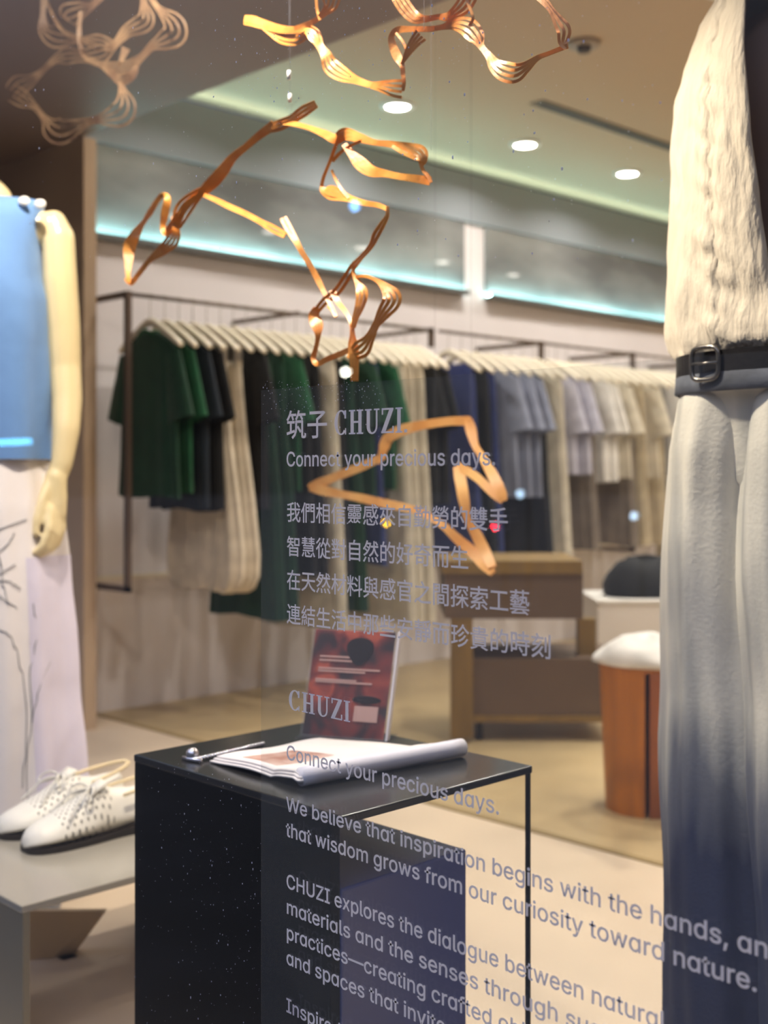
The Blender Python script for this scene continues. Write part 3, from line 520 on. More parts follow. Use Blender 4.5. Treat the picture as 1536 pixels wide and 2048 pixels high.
120: (379, 12, 21, 0, 150, 193, 30, 379, 99, 379, 190, 240, 281, 379, 350, 379, 228, 193, 356, 0, 287, 0, 190, 146, 93, 0,),
121: (389, 22, 49, -138, 62, -85, 71, -88, 102, -88, 131, -72, 149, -35, 162, 0, 18, 379, 84, 379, 165, 156, 187, 88, 206, 22, 184, 22, 203, 88, 225, 156, 306, 379, 372, 379, 203, -57, 178, -107, 140, -135, 93, -145, 65, -142,),
8212: (699, 4, 698, 244, 698, 188, -1, 188, -1, 244,),
20013: (350, 16, 160, 295, 160, 232, 33, 232, 33, 65, 60, 65, 60, 88, 160, 88, 160, -27, 188, -27, 188, 88, 290, 88, 290, 67, 316, 67, 316, 232, 188, 232, 188, 295, 4, 60, 113, 60, 205, 160, 205, 160, 113, 4, 290, 113, 188, 113, 188, 205, 290, 205,),
20043: (350, 32, 82, 47, 62, 41, 41, 25, 17, 1, 36, -23, 53, 0, 68, 16, 81, 22, 90, 19, 102, 10, 114, 1, 140, -11, 170, -17, 209, -18, 330, -14, 337, 14, 209, 7, 173, 8, 145, 14, 120, 25, 111, 31, 184, 83, 251, 147, 304, 213, 285, 226, 279, 225, 35, 225, 35, 199, 260, 199, 210, 144, 151, 90, 87, 46, 4, 145, 284, 182, 225, 208, 240, 169, 296,),
20123: (350, 4, 58, 83, 58, 58, 296, 58, 296, 83, 4, 20, 7, 20, -20, 331, -20, 331, 7, 16, 38, 256, 38, 134, 15, 132, 18, 105, 176, 126, 176, 150, 120, 144, 120, 210, 173, 210, 173, 234, 120, 234, 120, 295, 93, 295, 93, 141, 63, 137, 63, 256, 22, 297, 260, 218, 225, 218, 295, 193, 295, 193, 156, 196, 132, 209, 120, 234, 117, 294, 117, 316, 122, 328, 140, 334, 177, 310, 187, 307, 158, 303, 144, 292, 141, 237, 141, 226, 143, 220, 147, 218, 156, 218, 201, 318, 240,),
20358: (350, 28, 160, 293, 160, 246, 26, 246, 26, 220, 160, 220, 160, 134, 121, 84, 69, 41, 12, 10, 32, -12, 78, 14, 123, 50, 160, 94, 160, -29, 188, -29, 188, 94, 226, 50, 270, 14, 318, -12, 337, 12, 279, 41, 227, 84, 188, 135, 188, 220, 327, 220, 327, 246, 188, 246, 188, 293, 12, 87, 211, 72, 168, 51, 132, 23, 104, 44, 88, 60, 102, 75, 122, 87, 143, 121, 108, 139, 126, 99, 165, 112, 207, 10, 252, 211, 242, 174, 226, 141, 203, 116, 226, 102, 255, 144, 310, 94, 330, 111, 266, 165, 278, 207,),
20449: (350, 4, 133, 186, 133, 164, 304, 164, 304, 186, 4, 133, 137, 133, 114, 304, 114, 304, 137, 4, 109, 236, 109, 214, 331, 214, 331, 236, 4, 190, 286, 215, 238, 237, 248, 212, 295, 8, 129, 84, 129, -29, 152, -29, 152, -14, 284, -14, 284, -27, 307, -27, 307, 84, 4, 152, 7, 152, 64, 284, 64, 284, 7, 10, 90, 293, 69, 241, 42, 193, 11, 153, 26, 128, 58, 174, 58, -29, 84, -29, 84, 216, 114, 286,),
20497: (350, 4, 136, 201, 185, 201, 185, 168, 136, 168, 4, 136, 222, 136, 253, 185, 253, 185, 222, 4, 300, 201, 300, 168, 248, 168, 248, 201, 4, 300, 222, 248, 222, 248, 253, 300, 253, 15, 312, 274, 227, 274, 227, 146, 300, 146, 300, 7, 298, 1, 296, -2, 291, -2, 234, -2, 243, -27, 309, -23, 318, -17, 324, -8, 325, 6, 325, 274, 6, 111, 274, 111, -27, 136, -27, 136, 146, 206, 146, 206, 274, 10, 81, 292, 62, 240, 36, 190, 6, 149, 20, 123, 53, 170, 53, -29, 78, -29, 78, 217, 106, 286,),
21051: (350, 12, 298, 290, 298, 6, 297, 1, 294, -2, 290, -2, 242, -2, 251, -27, 309, -23, 318, -17, 322, -8, 324, 6, 324, 290, 4, 236, 254, 236, 59, 260, 59, 260, 254, 24, 161, 202, 140, 168, 69, 165, 118, 226, 210, 226, 210, 250, 138, 250, 115, 296, 90, 289, 109, 250, 18, 250, 18, 226, 88, 226, 50, 177, 29, 162, 38, 138, 121, 146, 91, 117, 58, 92, 23, 73, 39, 52, 96, 89, 146, 137, 185, 195, 12, 184, 135, 142, 79, 85, 31, 21, -5, 38, -27, 74, -8, 108, 16, 140, 43, 194, -12, 214, 6, 157, 59, 208, 126,),
21214: (350, 4, 150, 275, 124, 236, 140, 229, 172, 268, 8, 53, 275, 45, 259, 35, 244, 23, 232, 39, 220, 53, 235, 63, 252, 69, 269, 4, 303, 275, 273, 234, 290, 226, 325, 268, 8, 197, 275, 191, 259, 181, 244, 167, 234, 184, 222, 199, 235, 209, 252, 215, 271, 21, 239, 295, 231, 246, 212, 211, 167, 190, 181, 171, 209, 181, 230, 195, 245, 213, 307, 168, 30, 168, 30, 105, 56, 105, 56, 144, 296, 144, 296, 105, 322, 105, 322, 168, 310, 168, 327, 184, 254, 234, 263, 295, 12, 93, 295, 85, 242, 63, 208, 17, 187, 30, 168, 60, 180, 82, 193, 97, 211, 144, 177, 160, 193, 106, 232, 115, 295, 27, 151, 140, 148, 101, 50, 101, 50, 77, 144, 77, 123, 40, 84, 13, 20, -5, 33, -29, 106, -6, 150, 29, 172, 77, 267, 77, 263, 37, 258, 12, 252, 0, 237, -3, 185, -2, 194, -27, 248, -27, 275, -17, 284, 0, 290, 34, 294, 89, 296, 101, 176, 101, 179, 140,),
21220: (350, 78, 233, 292, 231, 211, 187, 211, 187, 187, 231, 187, 226, 117, 212, 58, 185, 10, 185, 19, 115, 13, 115, 38, 179, 38, 179, 56, 115, 56, 115, 77, 185, 77, 185, 96, 115, 96, 115, 116, 181, 116, 181, 187, 115, 187, 115, 204, 155, 204, 155, 246, 191, 246, 191, 266, 155, 266, 155, 295, 132, 295, 132, 266, 75, 266, 75, 295, 51, 295, 51, 266, 15, 266, 15, 246, 51, 246, 51, 204, 91, 204, 91, 187, 27, 187, 27, 116, 91, 116, 91, 96, 23, 96, 23, 77, 91, 77, 91, 56, 29, 56, 29, 38, 91, 38, 91, 12, 14, 6, 17, -17, 173, -3, 164, -11, 184, -29, 226, 26, 248, 100, 255, 187, 306, 187, 303, 84, 298, 26, 291, 4, 279, -2, 242, 0, 249, -26, 291, -26, 300, -23, 307, -20, 313, -12, 322, 16, 327, 82, 331, 199, 331, 211, 257, 211, 257, 292, 4, 132, 246, 132, 222, 75, 222, 75, 246, 4, 51, 170, 91, 170, 91, 134, 51, 134, 4, 115, 170, 157, 170, 157, 134, 115, 134,),
22312: (350, 18, 138, 295, 118, 240, 23, 240, 23, 214, 106, 214, 81, 171, 51, 132, 14, 100, 27, 76, 68, 111, 68, -27, 94, -27, 94, 143, 136, 214, 328, 214, 328, 240, 148, 240, 164, 287, 16, 209, 196, 209, 129, 130, 129, 130, 104, 209, 104, 209, 6, 117, 6, 117, -20, 328, -20, 328, 6, 236, 6, 236, 104, 315, 104, 315, 129, 236, 129, 236, 196,),
22825: (350, 29, 23, 159, 23, 132, 152, 132, 132, 83, 88, 35, 15, -5, 32, -27, 105, 14, 151, 62, 175, 113, 210, 52, 258, 4, 321, -27, 339, -3, 275, 26, 227, 73, 194, 132, 328, 132, 328, 159, 185, 159, 187, 199, 187, 241, 313, 241, 313, 268, 36, 268, 36, 241, 158, 241, 158, 199, 157, 159,),
22855: (350, 16, 18, 156, 18, 132, 257, 132, 257, 4, 257, 0, 254, -2, 248, -3, 190, -3, 200, -29, 267, -24, 278, -18, 282, -9, 285, 4, 285, 132, 333, 132, 333, 156, 20, 166, 295, 160, 262, 36, 262, 36, 238, 152, 238, 130, 210, 91, 190, 30, 178, 42, 158, 99, 170, 139, 187, 166, 210, 291, 159, 310, 177, 178, 231, 181, 238, 316, 238, 316, 262, 188, 262, 193, 295, 4, 79, 82, 169, 82, 169, 34, 79, 34, 6, 54, 104, 54, -11, 79, -11, 79, 13, 194, 13, 194, 104,),
22909: (350, 24, 23, 102, 79, 59, 58, 32, 35, 10, 9, -6, 26, -27, 54, -9, 78, 14, 99, 43, 134, 4, 152, 25, 112, 67, 129, 110, 142, 160, 150, 219, 133, 223, 129, 222, 78, 222, 90, 292, 63, 295, 53, 222, 14, 222, 14, 198, 47, 198, 6, 121, 198, 115, 155, 105, 117, 91, 83, 51, 113, 72, 198, 26, 231, 186, 231, 146, 151, 146, 151, 120, 231, 120, 231, 4, 224, -3, 179, -3, 188, -29, 243, -24, 252, -18, 257, -9, 258, 3, 258, 120, 336, 120, 336, 146, 258, 146, 258, 180, 284, 204, 306, 231, 325, 257, 307, 269, 302, 268, 166, 268, 166, 244, 284, 244,),
23376: (350, 28, 163, 189, 163, 138, 18, 138, 18, 111, 163, 111, 163, 7, 161, 3, 158, 0, 154, -2, 91, 0, 103, -29, 172, -23, 182, -17, 188, -8, 190, 7, 190, 111, 334, 111, 334, 138, 190, 138, 190, 176, 231, 199, 272, 228, 306, 257, 285, 272, 279, 271, 53, 271, 53, 244, 251, 244,),
23433: (350, 12, 145, 289, 161, 254, 33, 254, 33, 183, 58, 183, 58, 229, 290, 229, 290, 183, 318, 183, 318, 254, 193, 254, 172, 295, 6, 230, 132, 218, 105, 202, 83, 184, 62, 109, 89, 136, 132, 24, 105, 132, 68, 79, 160, 44, 123, 24, 79, 8, 29, -3, 45, -27, 99, -12, 146, 7, 188, 32, 298, -26, 319, -3, 209, 52, 230, 76, 246, 102, 260, 132, 327, 132, 327, 158, 151, 158, 176, 208, 148, 214, 120, 158, 24, 158, 24, 132,),
23448: (350, 4, 97, 183, 252, 183, 252, 138, 97, 138, 12, 70, 205, 70, -27, 97, -27, 97, -12, 264, -12, 264, -26, 291, -26, 291, 82, 97, 82, 97, 116, 279, 116, 279, 205, 4, 97, 59, 264, 59, 264, 12, 97, 12, 12, 157, 290, 169, 260, 26, 260, 26, 198, 53, 198, 53, 235, 296, 235, 296, 198, 324, 198, 324, 260, 197, 260, 184, 296,),
23565: (350, 8, 200, 140, 214, 113, 226, 84, 231, 59, 255, 68, 249, 92, 237, 120, 222, 147, 4, 47, 186, 74, 144, 93, 155, 66, 195, 42, 172, 283, 139, 236, 139, 293, 118, 293, 118, 219, 91, 219, 91, 293, 69, 293, 69, 240, 38, 283, 21, 272, 53, 225, 69, 236, 69, 219, 17, 219, 17, 196, 191, 196, 191, 176, 275, 176, 275, 4, 273, 0, 272, -2, 266, -3, 221, -3, 230, -29, 285, -23, 294, -18, 298, -8, 300, 6, 300, 176, 334, 176, 334, 199, 300, 199, 300, 293, 275, 293, 275, 199, 193, 199, 193, 219, 139, 219, 139, 234, 154, 225, 193, 271, 24, 142, 193, 118, 143, 27, 143, 27, 120, 93, 120, 93, 84, 36, 84, 36, 64, 93, 64, 93, 22, 17, 12, 20, -12, 193, 12, 191, 34, 117, 25, 117, 64, 175, 64, 175, 84, 117, 84, 117, 120, 182, 120, 182, 143, 144, 143, 166, 186,),
24037: (350, 12, 18, 25, 18, 0, 333, 0, 333, 25, 188, 25, 188, 228, 315, 228, 315, 254, 36, 254, 36, 228, 160, 228, 160, 25,),
24478: (350, 8, 85, 295, 66, 268, 39, 242, 11, 220, 26, 201, 56, 226, 85, 254, 109, 284, 39, 148, 131, 140, 73, 124, 25, 96, -11, 115, -27, 133, -8, 146, 14, 157, 40, 185, 1, 222, -20, 270, -24, 328, -24, 337, 0, 272, 0, 240, 3, 240, 76, 319, 76, 319, 98, 240, 98, 240, 156, 227, 156, 242, 172, 257, 190, 267, 211, 319, 155, 339, 171, 278, 234, 291, 290, 266, 293, 254, 242, 233, 202, 203, 170, 221, 156, 216, 156, 216, 10, 196, 24, 179, 46, 167, 77, 173, 129, 12, 172, 295, 158, 244, 136, 201, 108, 166, 127, 149, 145, 168, 160, 190, 173, 214, 208, 181, 221, 201, 181, 236, 197, 290, 10, 94, 223, 69, 186, 39, 153, 8, 125, 23, 102, 62, 140, 62, -29, 87, -29, 87, 170, 117, 214,),
24863: (350, 4, 82, 214, 82, 195, 193, 195, 193, 214, 18, 91, 65, 91, 7, 96, -12, 112, -21, 144, -24, 224, -24, 251, -20, 264, -3, 270, 29, 245, 38, 243, 12, 236, 0, 222, -3, 145, -3, 127, -2, 120, 1, 118, 8, 118, 65, 4, 145, 71, 191, 18, 214, 29, 166, 82, 4, 267, 56, 304, -11, 330, -2, 290, 64, 4, 53, 56, 17, -6, 41, -17, 75, 49, 4, 109, 155, 166, 155, 166, 117, 109, 117, 4, 87, 174, 87, 98, 187, 98, 187, 174, 49, 45, 259, 45, 205, 42, 166, 35, 125, 15, 84, 35, 68, 57, 113, 66, 160, 69, 205, 69, 236, 205, 236, 212, 198, 221, 162, 233, 132, 185, 95, 203, 77, 245, 110, 261, 90, 279, 79, 300, 74, 318, 79, 330, 96, 336, 131, 315, 143, 312, 117, 307, 102, 302, 98, 286, 101, 275, 111, 263, 129, 282, 155, 298, 183, 312, 214, 288, 220, 278, 196, 266, 172, 251, 152, 230, 236, 331, 236, 331, 259, 292, 259, 303, 269, 260, 295, 245, 283, 284, 259, 227, 259, 226, 295, 200, 295, 203, 259,),
24935: (350, 18, 99, 55, 99, 8, 102, -11, 118, -21, 148, -23, 224, -23, 248, -20, 261, -5, 267, 24, 243, 32, 240, 10, 234, 1, 222, 0, 150, 0, 133, 0, 126, 3, 124, 10, 124, 55, 4, 151, 55, 197, 18, 214, 32, 166, 68, 4, 272, 47, 307, -18, 333, -9, 296, 55, 8, 54, 52, 47, 32, 36, 12, 24, -6, 47, -18, 58, 0, 69, 22, 76, 43, 12, 62, 128, 62, 110, 269, 110, 269, 88, 48, 88, 48, 70, 294, 70, 294, 165, 51, 165, 51, 147, 269, 147, 269, 128, 28, 23, 207, 23, 190, 84, 190, 84, 171, 108, 171, 108, 190, 163, 190, 163, 207, 108, 207, 108, 225, 152, 225, 152, 241, 108, 241, 108, 259, 157, 259, 157, 275, 108, 275, 108, 295, 84, 295, 84, 275, 27, 275, 27, 259, 84, 259, 84, 241, 35, 241, 35, 225, 84, 225, 84, 207, 28, 236, 295, 236, 275, 179, 275, 179, 259, 236, 259, 236, 241, 187, 241, 187, 225, 236, 225, 236, 207, 176, 207, 176, 189, 236, 189, 236, 171, 260, 171, 260, 189, 325, 189, 325, 207, 260, 207, 260, 225, 313, 225, 313, 241, 260, 241, 260, 259, 319, 259, 319, 275, 260, 275, 260, 295,),
25105: (350, 4, 246, 271, 302, 211, 322, 226, 267, 286, 64, 291, 150, 245, 84, 231, 165, 331, 165, 331, 190, 228, 190, 224, 292, 196, 292, 202, 190, 121, 190, 121, 252, 179, 268, 161, 290, 121, 278, 72, 266, 21, 257, 30, 236, 94, 247, 94, 190, 20, 190, 20, 165, 94, 165, 94, 104, 14, 88, 23, 61, 94, 77, 94, 6, 94, 1, 91, -2, 87, -2, 38, -2, 47, -29, 105, -23, 115, -18, 120, -8, 121, 6, 121, 84, 185, 100, 184, 123, 121, 110, 121, 165, 203, 165, 222, 64, 197, 41, 169, 22, 139, 6, 158, -15, 231, 37, 249, 1, 272, -21, 297, -29, 318, -23, 331, 1, 337, 46, 316, 61, 313, 24, 307, 4, 300, -2, 282, 4, 267, 25, 254, 58, 276, 83, 297, 110, 315, 140,),
25163: (350, 34, 17, 113, 17, 88, 161, 88, 161, 8, 161, 3, 157, 0, 151, 0, 87, 0, 97, -27, 170, -23, 181, -17, 187, -6, 190, 8, 190, 88, 334, 88, 334, 113, 190, 113, 190, 170, 313, 170, 313, 195, 190, 195, 190, 252, 298, 272, 279, 293, 212, 280, 127, 269, 41, 263, 47, 241, 161, 248, 161, 195, 41, 195, 41, 170, 161, 170, 161, 113,),
25506: (350, 8, 129, 275, 129, 211, 151, 211, 151, 252, 302, 252, 302, 213, 324, 213, 324, 275, 8, 190, 229, 172, 204, 148, 181, 124, 162, 142, 144, 169, 165, 193, 192, 212, 222, 6, 237, 219, 303, 146, 322, 160, 304, 183, 281, 208, 255, 232, 26, 214, 162, 214, 123, 124, 123, 124, 100, 197, 100, 172, 64, 142, 34, 106, 13, 123, -6, 157, 16, 188, 47, 214, 84, 214, -26, 237, -26, 237, 84, 261, 49, 290, 18, 321, -6, 339, 14, 306, 37, 278, 65, 254, 100, 328, 100, 328, 123, 237, 123, 237, 162, 26, 58, 295, 58, 223, 17, 223, 17, 199, 58, 199, 58, 123, 14, 108, 21, 83, 58, 96, 58, 3, 53, -3, 21, -3, 29, -26, 72, -21, 78, -17, 82, -8, 82, 3, 82, 105, 120, 120, 115, 144, 82, 132, 82, 199, 117, 199, 117, 223, 82, 223, 82, 295,),
26009: (350, 4, 18, 266, 38, 189, 58, 195, 38, 272, 4, 132, 274, 109, 193, 126, 187, 155, 268, 4, 181, 252, 236, 207, 249, 226, 194, 269, 4, 163, 164, 221, 120, 234, 141, 175, 181, 23, 17, 177, 17, 152, 66, 152, 51, 111, 32, 73, 11, 43, 24, 18, 42, 44, 58, 79, 74, 117, 74, -27, 97, -27, 97, 117, 133, 56, 151, 77, 97, 147, 97, 152, 155, 152, 155, 177, 97, 177, 97, 293, 74, 293, 74, 177, 12, 154, 71, 158, 47, 267, 67, 267, -27, 292, -27, 292, 71, 339, 80, 334, 104, 292, 96, 292, 295, 267, 295, 267, 92,),
26178: (350, 6, 155, 73, 200, 12, 222, 25, 210, 44, 194, 65, 176, 86, 34, 221, 295, 221, 253, 148, 253, 148, 229, 221, 229, 221, 184, 133, 184, 133, 160, 267, 160, 267, 122, 134, 122, 134, 98, 267, 98, 267, 4, 260, -3, 214, -3, 221, -27, 279, -23, 286, -18, 291, -9, 292, 3, 292, 98, 334, 98, 334, 122, 292, 122, 292, 160, 337, 160, 337, 184, 246, 184, 246, 229, 322, 229, 322, 253, 246, 253, 246, 295, 4, 102, 146, 102, 65, 51, 65, 51, 146, 4, 102, 170, 51, 170, 51, 247, 102, 247, 6, 27, 271, 27, 12, 51, 12, 51, 41, 127, 41, 127, 271,),
26234: (350, 4, 215, 242, 288, 242, 288, 168, 215, 168, 4, 191, 266, 191, 144, 313, 144, 313, 266, 4, 94, 41, 257, 41, 257, 7, 94, 7, 4, 94, 62, 94, 95, 257, 95, 257, 62, 8, 69, 117, 69, -29, 94, -29, 94, -15, 257, -15, 257, -27, 284, -27, 284, 117, 32, 57, 295, 47, 269, 33, 246, 17, 225, 39, 211, 60, 244, 90, 244, 90, 223, 90, 210, 17, 210, 17, 189, 85, 189, 74, 166, 51, 146, 14, 126, 32, 108, 63, 126, 85, 146, 100, 165, 155, 126, 173, 144, 109, 183, 111, 189, 176, 189, 176, 210, 115, 210, 115, 223, 115, 244, 167, 244, 167, 265, 72, 265, 81, 290,),
26448: (350, 27, 272, 293, 272, 219, 167, 219, 167, 193, 263, 193, 231, 138, 191, 88, 146, 49, 166, 28, 205, 64, 240, 108, 272, 158, 272, 7, 272, 3, 269, 0, 263, 0, 212, 0, 221, -27, 284, -23, 292, -17, 298, -8, 300, 8, 300, 193, 336, 193, 336, 219, 300, 219, 300, 293, 23, 79, 295, 79, 219, 21, 219, 21, 193, 76, 193, 58, 144, 35, 98, 9, 61, 24, 35, 44, 65, 63, 101, 79, 141, 79, -27, 106, -27, 106, 153, 146, 96, 163, 119, 106, 184, 106, 193, 154, 193, 154, 219, 106, 219, 106, 295,),
27963: (350, 4, 32, 271, 97, 232, 112, 253, 47, 290, 4, 15, 176, 79, 137, 94, 158, 29, 193, 4, 23, -5, 45, -23, 109, 90, 90, 107, 26, 112, 192, 112, 166, 214, 166, 214, 108, 138, 108, 138, -27, 161, -27, 161, -12, 286, -12, 286, -26, 312, -26, 312, 108, 237, 108, 237, 166, 336, 166, 336, 192, 237, 192, 237, 253, 319, 272, 298, 293, 251, 280, 191, 269, 129, 262, 136, 240, 214, 248, 214, 192, 4, 161, 12, 161, 84, 286, 84, 286, 12,),
28982: (350, 4, 267, 275, 304, 228, 325, 240, 286, 286, 4, 121, 40, 127, -26, 154, -21, 145, 41, 4, 193, 40, 214, -24, 240, -18, 216, 44, 4, 266, 41, 312, -29, 336, -17, 288, 52, 4, 60, 49, 14, -18, 39, -29, 84, 43, 25, 233, 290, 233, 226, 233, 220, 175, 220, 175, 195, 231, 195, 220, 153, 191, 111, 139, 74, 158, 56, 202, 86, 230, 119, 246, 153, 264, 114, 288, 82, 319, 58, 336, 80, 302, 107, 276, 146, 258, 195, 330, 195, 330, 220, 257, 220, 257, 226, 257, 290, 28, 90, 298, 72, 253, 45, 208, 12, 172, 30, 156, 54, 181, 75, 210, 94, 241, 151, 241, 136, 196, 96, 219, 82, 204, 127, 178, 106, 147, 64, 176, 51, 160, 93, 131, 70, 111, 47, 95, 20, 82, 38, 62, 100, 104, 150, 168, 181, 257, 166, 263, 160, 263, 105, 263, 115, 290,),
29645: (350, 8, 231, 196, 208, 172, 178, 152, 146, 134, 163, 117, 196, 135, 227, 159, 254, 186, 8, 264, 147, 234, 114, 196, 86, 152, 65, 169, 46, 214, 70, 254, 101, 286, 138, 8, 302, 96, 263, 50, 208, 18, 138, -5, 154, -29, 226, -2, 284, 37, 325, 88, 16, 224, 295, 197, 252, 161, 214, 115, 183, 133, 164, 170, 189, 202, 219, 228, 253, 258, 220, 291, 190, 324, 166, 343, 189, 306, 211, 270, 241, 242, 274, 248, 287, 20, 14, 35, 20, 10, 136, 44, 133, 68, 85, 55, 85, 144, 123, 144, 123, 170, 85, 170, 85, 246, 130, 246, 130, 271, 15, 271, 15, 246, 60, 246, 60, 170, 18, 170, 18, 144, 60, 144, 60, 47,),
29983: (350, 30, 84, 289, 68, 240, 45, 195, 18, 159, 42, 143, 79, 201, 161, 201, 161, 123, 57, 123, 57, 98, 161, 98, 161, 8, 20, 8, 20, -17, 333, -17, 333, 8, 190, 8, 190, 98, 303, 98, 303, 123, 190, 123, 190, 201, 315, 201, 315, 226, 190, 226, 190, 295, 161, 295, 161, 226, 91, 226, 111, 283,),
30340: (350, 4, 193, 149, 246, 67, 269, 80, 214, 159, 10, 84, 295, 69, 238, 30, 238, 30, -18, 54, -18, 54, 8, 152, 8, 152, 238, 94, 238, 112, 290, 4, 54, 214, 129, 214, 129, 140, 54, 140, 4, 54, 32, 54, 117, 129, 117, 129, 32, 23, 209, 296, 196, 248, 178, 204, 155, 168, 178, 153, 210, 214, 300, 214, 296, 101, 288, 37, 279, 8, 264, 3, 212, 4, 221, -21, 273, -21, 284, -20, 292, -15, 302, -6, 312, 25, 319, 98, 325, 226, 325, 240, 220, 240, 234, 290,),
30456: (350, 4, 191, 166, 297, 166, 297, 105, 191, 105, 4, 191, 190, 191, 248, 297, 248, 297, 190, 4, 191, 82, 297, 82, 297, 20, 191, 20, 8, 166, 274, 166, -26, 191, -26, 191, -5, 297, -5, 297, -24, 324, -24, 324, 274, 23, 75, 295, 75, 219, 18, 219, 18, 193, 72, 193, 56, 144, 35, 98, 11, 61, 24, 37, 42, 67, 60, 101, 75, 141, 75, -27, 100, -27, 100, 132, 136, 82, 152, 104, 100, 162, 100, 193, 151, 193, 151, 219, 100, 219, 100, 295,),
31569: (350, 4, 190, 105, 242, 41, 261, 58, 209, 117, 12, 14, 44, 20, 19, 148, 49, 145, 71, 96, 61, 96, 150, 145, 150, 145, 174, 23, 174, 23, 150, 70, 150, 70, 56, 28, 161, 178, 161, 100, 158, 62, 140, 25, 100, -8, 118, -27, 161, 10, 182, 55, 188, 100, 188, 155, 264, 155, 264, 20, 266, 1, 267, -9, 272, -15, 291, -21, 309, -21, 327, -18, 337, -6, 340, 25, 319, 35, 318, 10, 315, 3, 307, 1, 297, 1, 291, 3, 290, 18, 290, 178, 14, 72, 296, 57, 257, 36, 223, 12, 193, 35, 180, 74, 234, 93, 234, 112, 183, 134, 192, 118, 234, 172, 234, 172, 257, 84, 257, 97, 290, 14, 208, 295, 196, 259, 179, 225, 160, 198, 182, 183, 214, 234, 237, 234, 267, 184, 290, 193, 267, 234, 330, 234, 330, 257, 222, 257, 233, 289,),
32034: (350, 4, 221, 37, 307, -20, 328, -5, 242, 49, 8, 102, 47, 78, 29, 51, 12, 21, -3, 42, -21, 70, -5, 100, 16, 126, 38, 53, 68, 111, 148, 119, 82, 90, 36, 77, 42, 53, 167, 65, 167, 4, 160, -2, 115, -2, 124, -26, 179, -23, 188, -17, 193, -9, 193, 3, 193, 67, 279, 71, 303, 44, 322, 58, 251, 126, 233, 114, 261, 89, 108, 82, 157, 101, 206, 125, 255, 152, 236, 168, 187, 140, 108, 135, 179, 177, 167, 184, 302, 184, 302, 141, 328, 141, 328, 208, 188, 208, 188, 240, 324, 240, 324, 263, 188, 263, 188, 295, 161, 295, 161, 263, 27, 263, 27, 240, 161, 240, 161, 208, 23, 208, 23, 141, 48, 141, 48, 184, 152, 184, 87, 144, 62, 135,),
32080: (350, 4, 69, 67, 78, -14, 99, -9, 88, 70, 6, 29, 70, 26, 38, 20, 10, 12, -15, 33, -23, 51, 65, 4, 105, 73, 124, 4, 145, 10, 123, 79, 16, 224, 295, 224, 247, 146, 247, 146, 223, 224, 223, 224, 168, 157, 168, 157, 143, 324, 143, 324, 168, 251, 168, 251, 223, 333, 223, 333, 247, 251, 247, 251, 295, 8, 164, 107, 164, -27, 190, -27, 190, -12, 288, -12, 288, -26, 313, -26, 313, 107, 4, 190, 12, 190, 83, 288, 83, 288, 12, 24, 23, 84, 121, 102, 126, 82, 146, 89, 123, 162, 103, 156, 115, 123, 56, 114, 84, 149, 111, 187, 136, 226, 114, 240, 87, 195, 48, 192, 105, 286, 81, 295, 63, 257, 45, 225, 32, 205, 12, 187, 21, 164, 72, 171, 41, 131, 15, 108,),
32780: (350, 30, 18, 275, 18, 250, 155, 250, 144, 199, 36, 199, 36, -29, 63, -29, 63, 174, 120, 174, 120, -17, 145, -17, 145, 174, 203, 174, 203, -17, 228, -17, 228, 174, 288, 174, 288, 6, 282, -2, 239, -2, 248, -26, 302, -21, 309, -17, 313, -8, 315, 6, 315, 199, 170, 199, 187, 250, 333, 250, 333, 275,),
33258: (350, 4, 84, 144, 272, 144, 272, 92, 84, 92, 4, 84, 170, 84, 222, 272, 222, 272, 170, 4, 84, 68, 272, 68, 272, 16, 84, 16, 12, 160, 295, 145, 246, 57, 246, 57, -29, 84, -29, 84, -9, 272, -9, 272, -27, 298, -27, 298, 246, 172, 246, 190, 290,),
33287: (350, 4, 209, 32, 309, -26, 325, -6, 224, 50, 8, 120, 49, 91, 29, 56, 8, 21, -8, 36, -27, 72, -9, 109, 12, 142, 32, 49, 45, 265, 51, 79, 17, 79, 17, 55, 334, 55, 334, 79, 300, 79, 306, 277, 231, 277, 231, 253, 282, 253, 281, 210, 234, 210, 234, 186, 281, 186, 279, 143, 231, 143, 231, 120, 278, 120, 276, 79, 216, 79, 216, 196, 206, 196, 160, 196, 160, 234, 218, 234, 218, 256, 160, 256, 160, 292, 138, 292, 138, 176, 194, 176, 194, 79, 160, 79, 160, 156, 138, 156, 138, 79, 75, 79, 75, 123, 120, 123, 120, 146, 74, 146, 72, 187, 118, 187, 118, 210, 70, 210, 69, 252, 123, 271, 111, 292,),
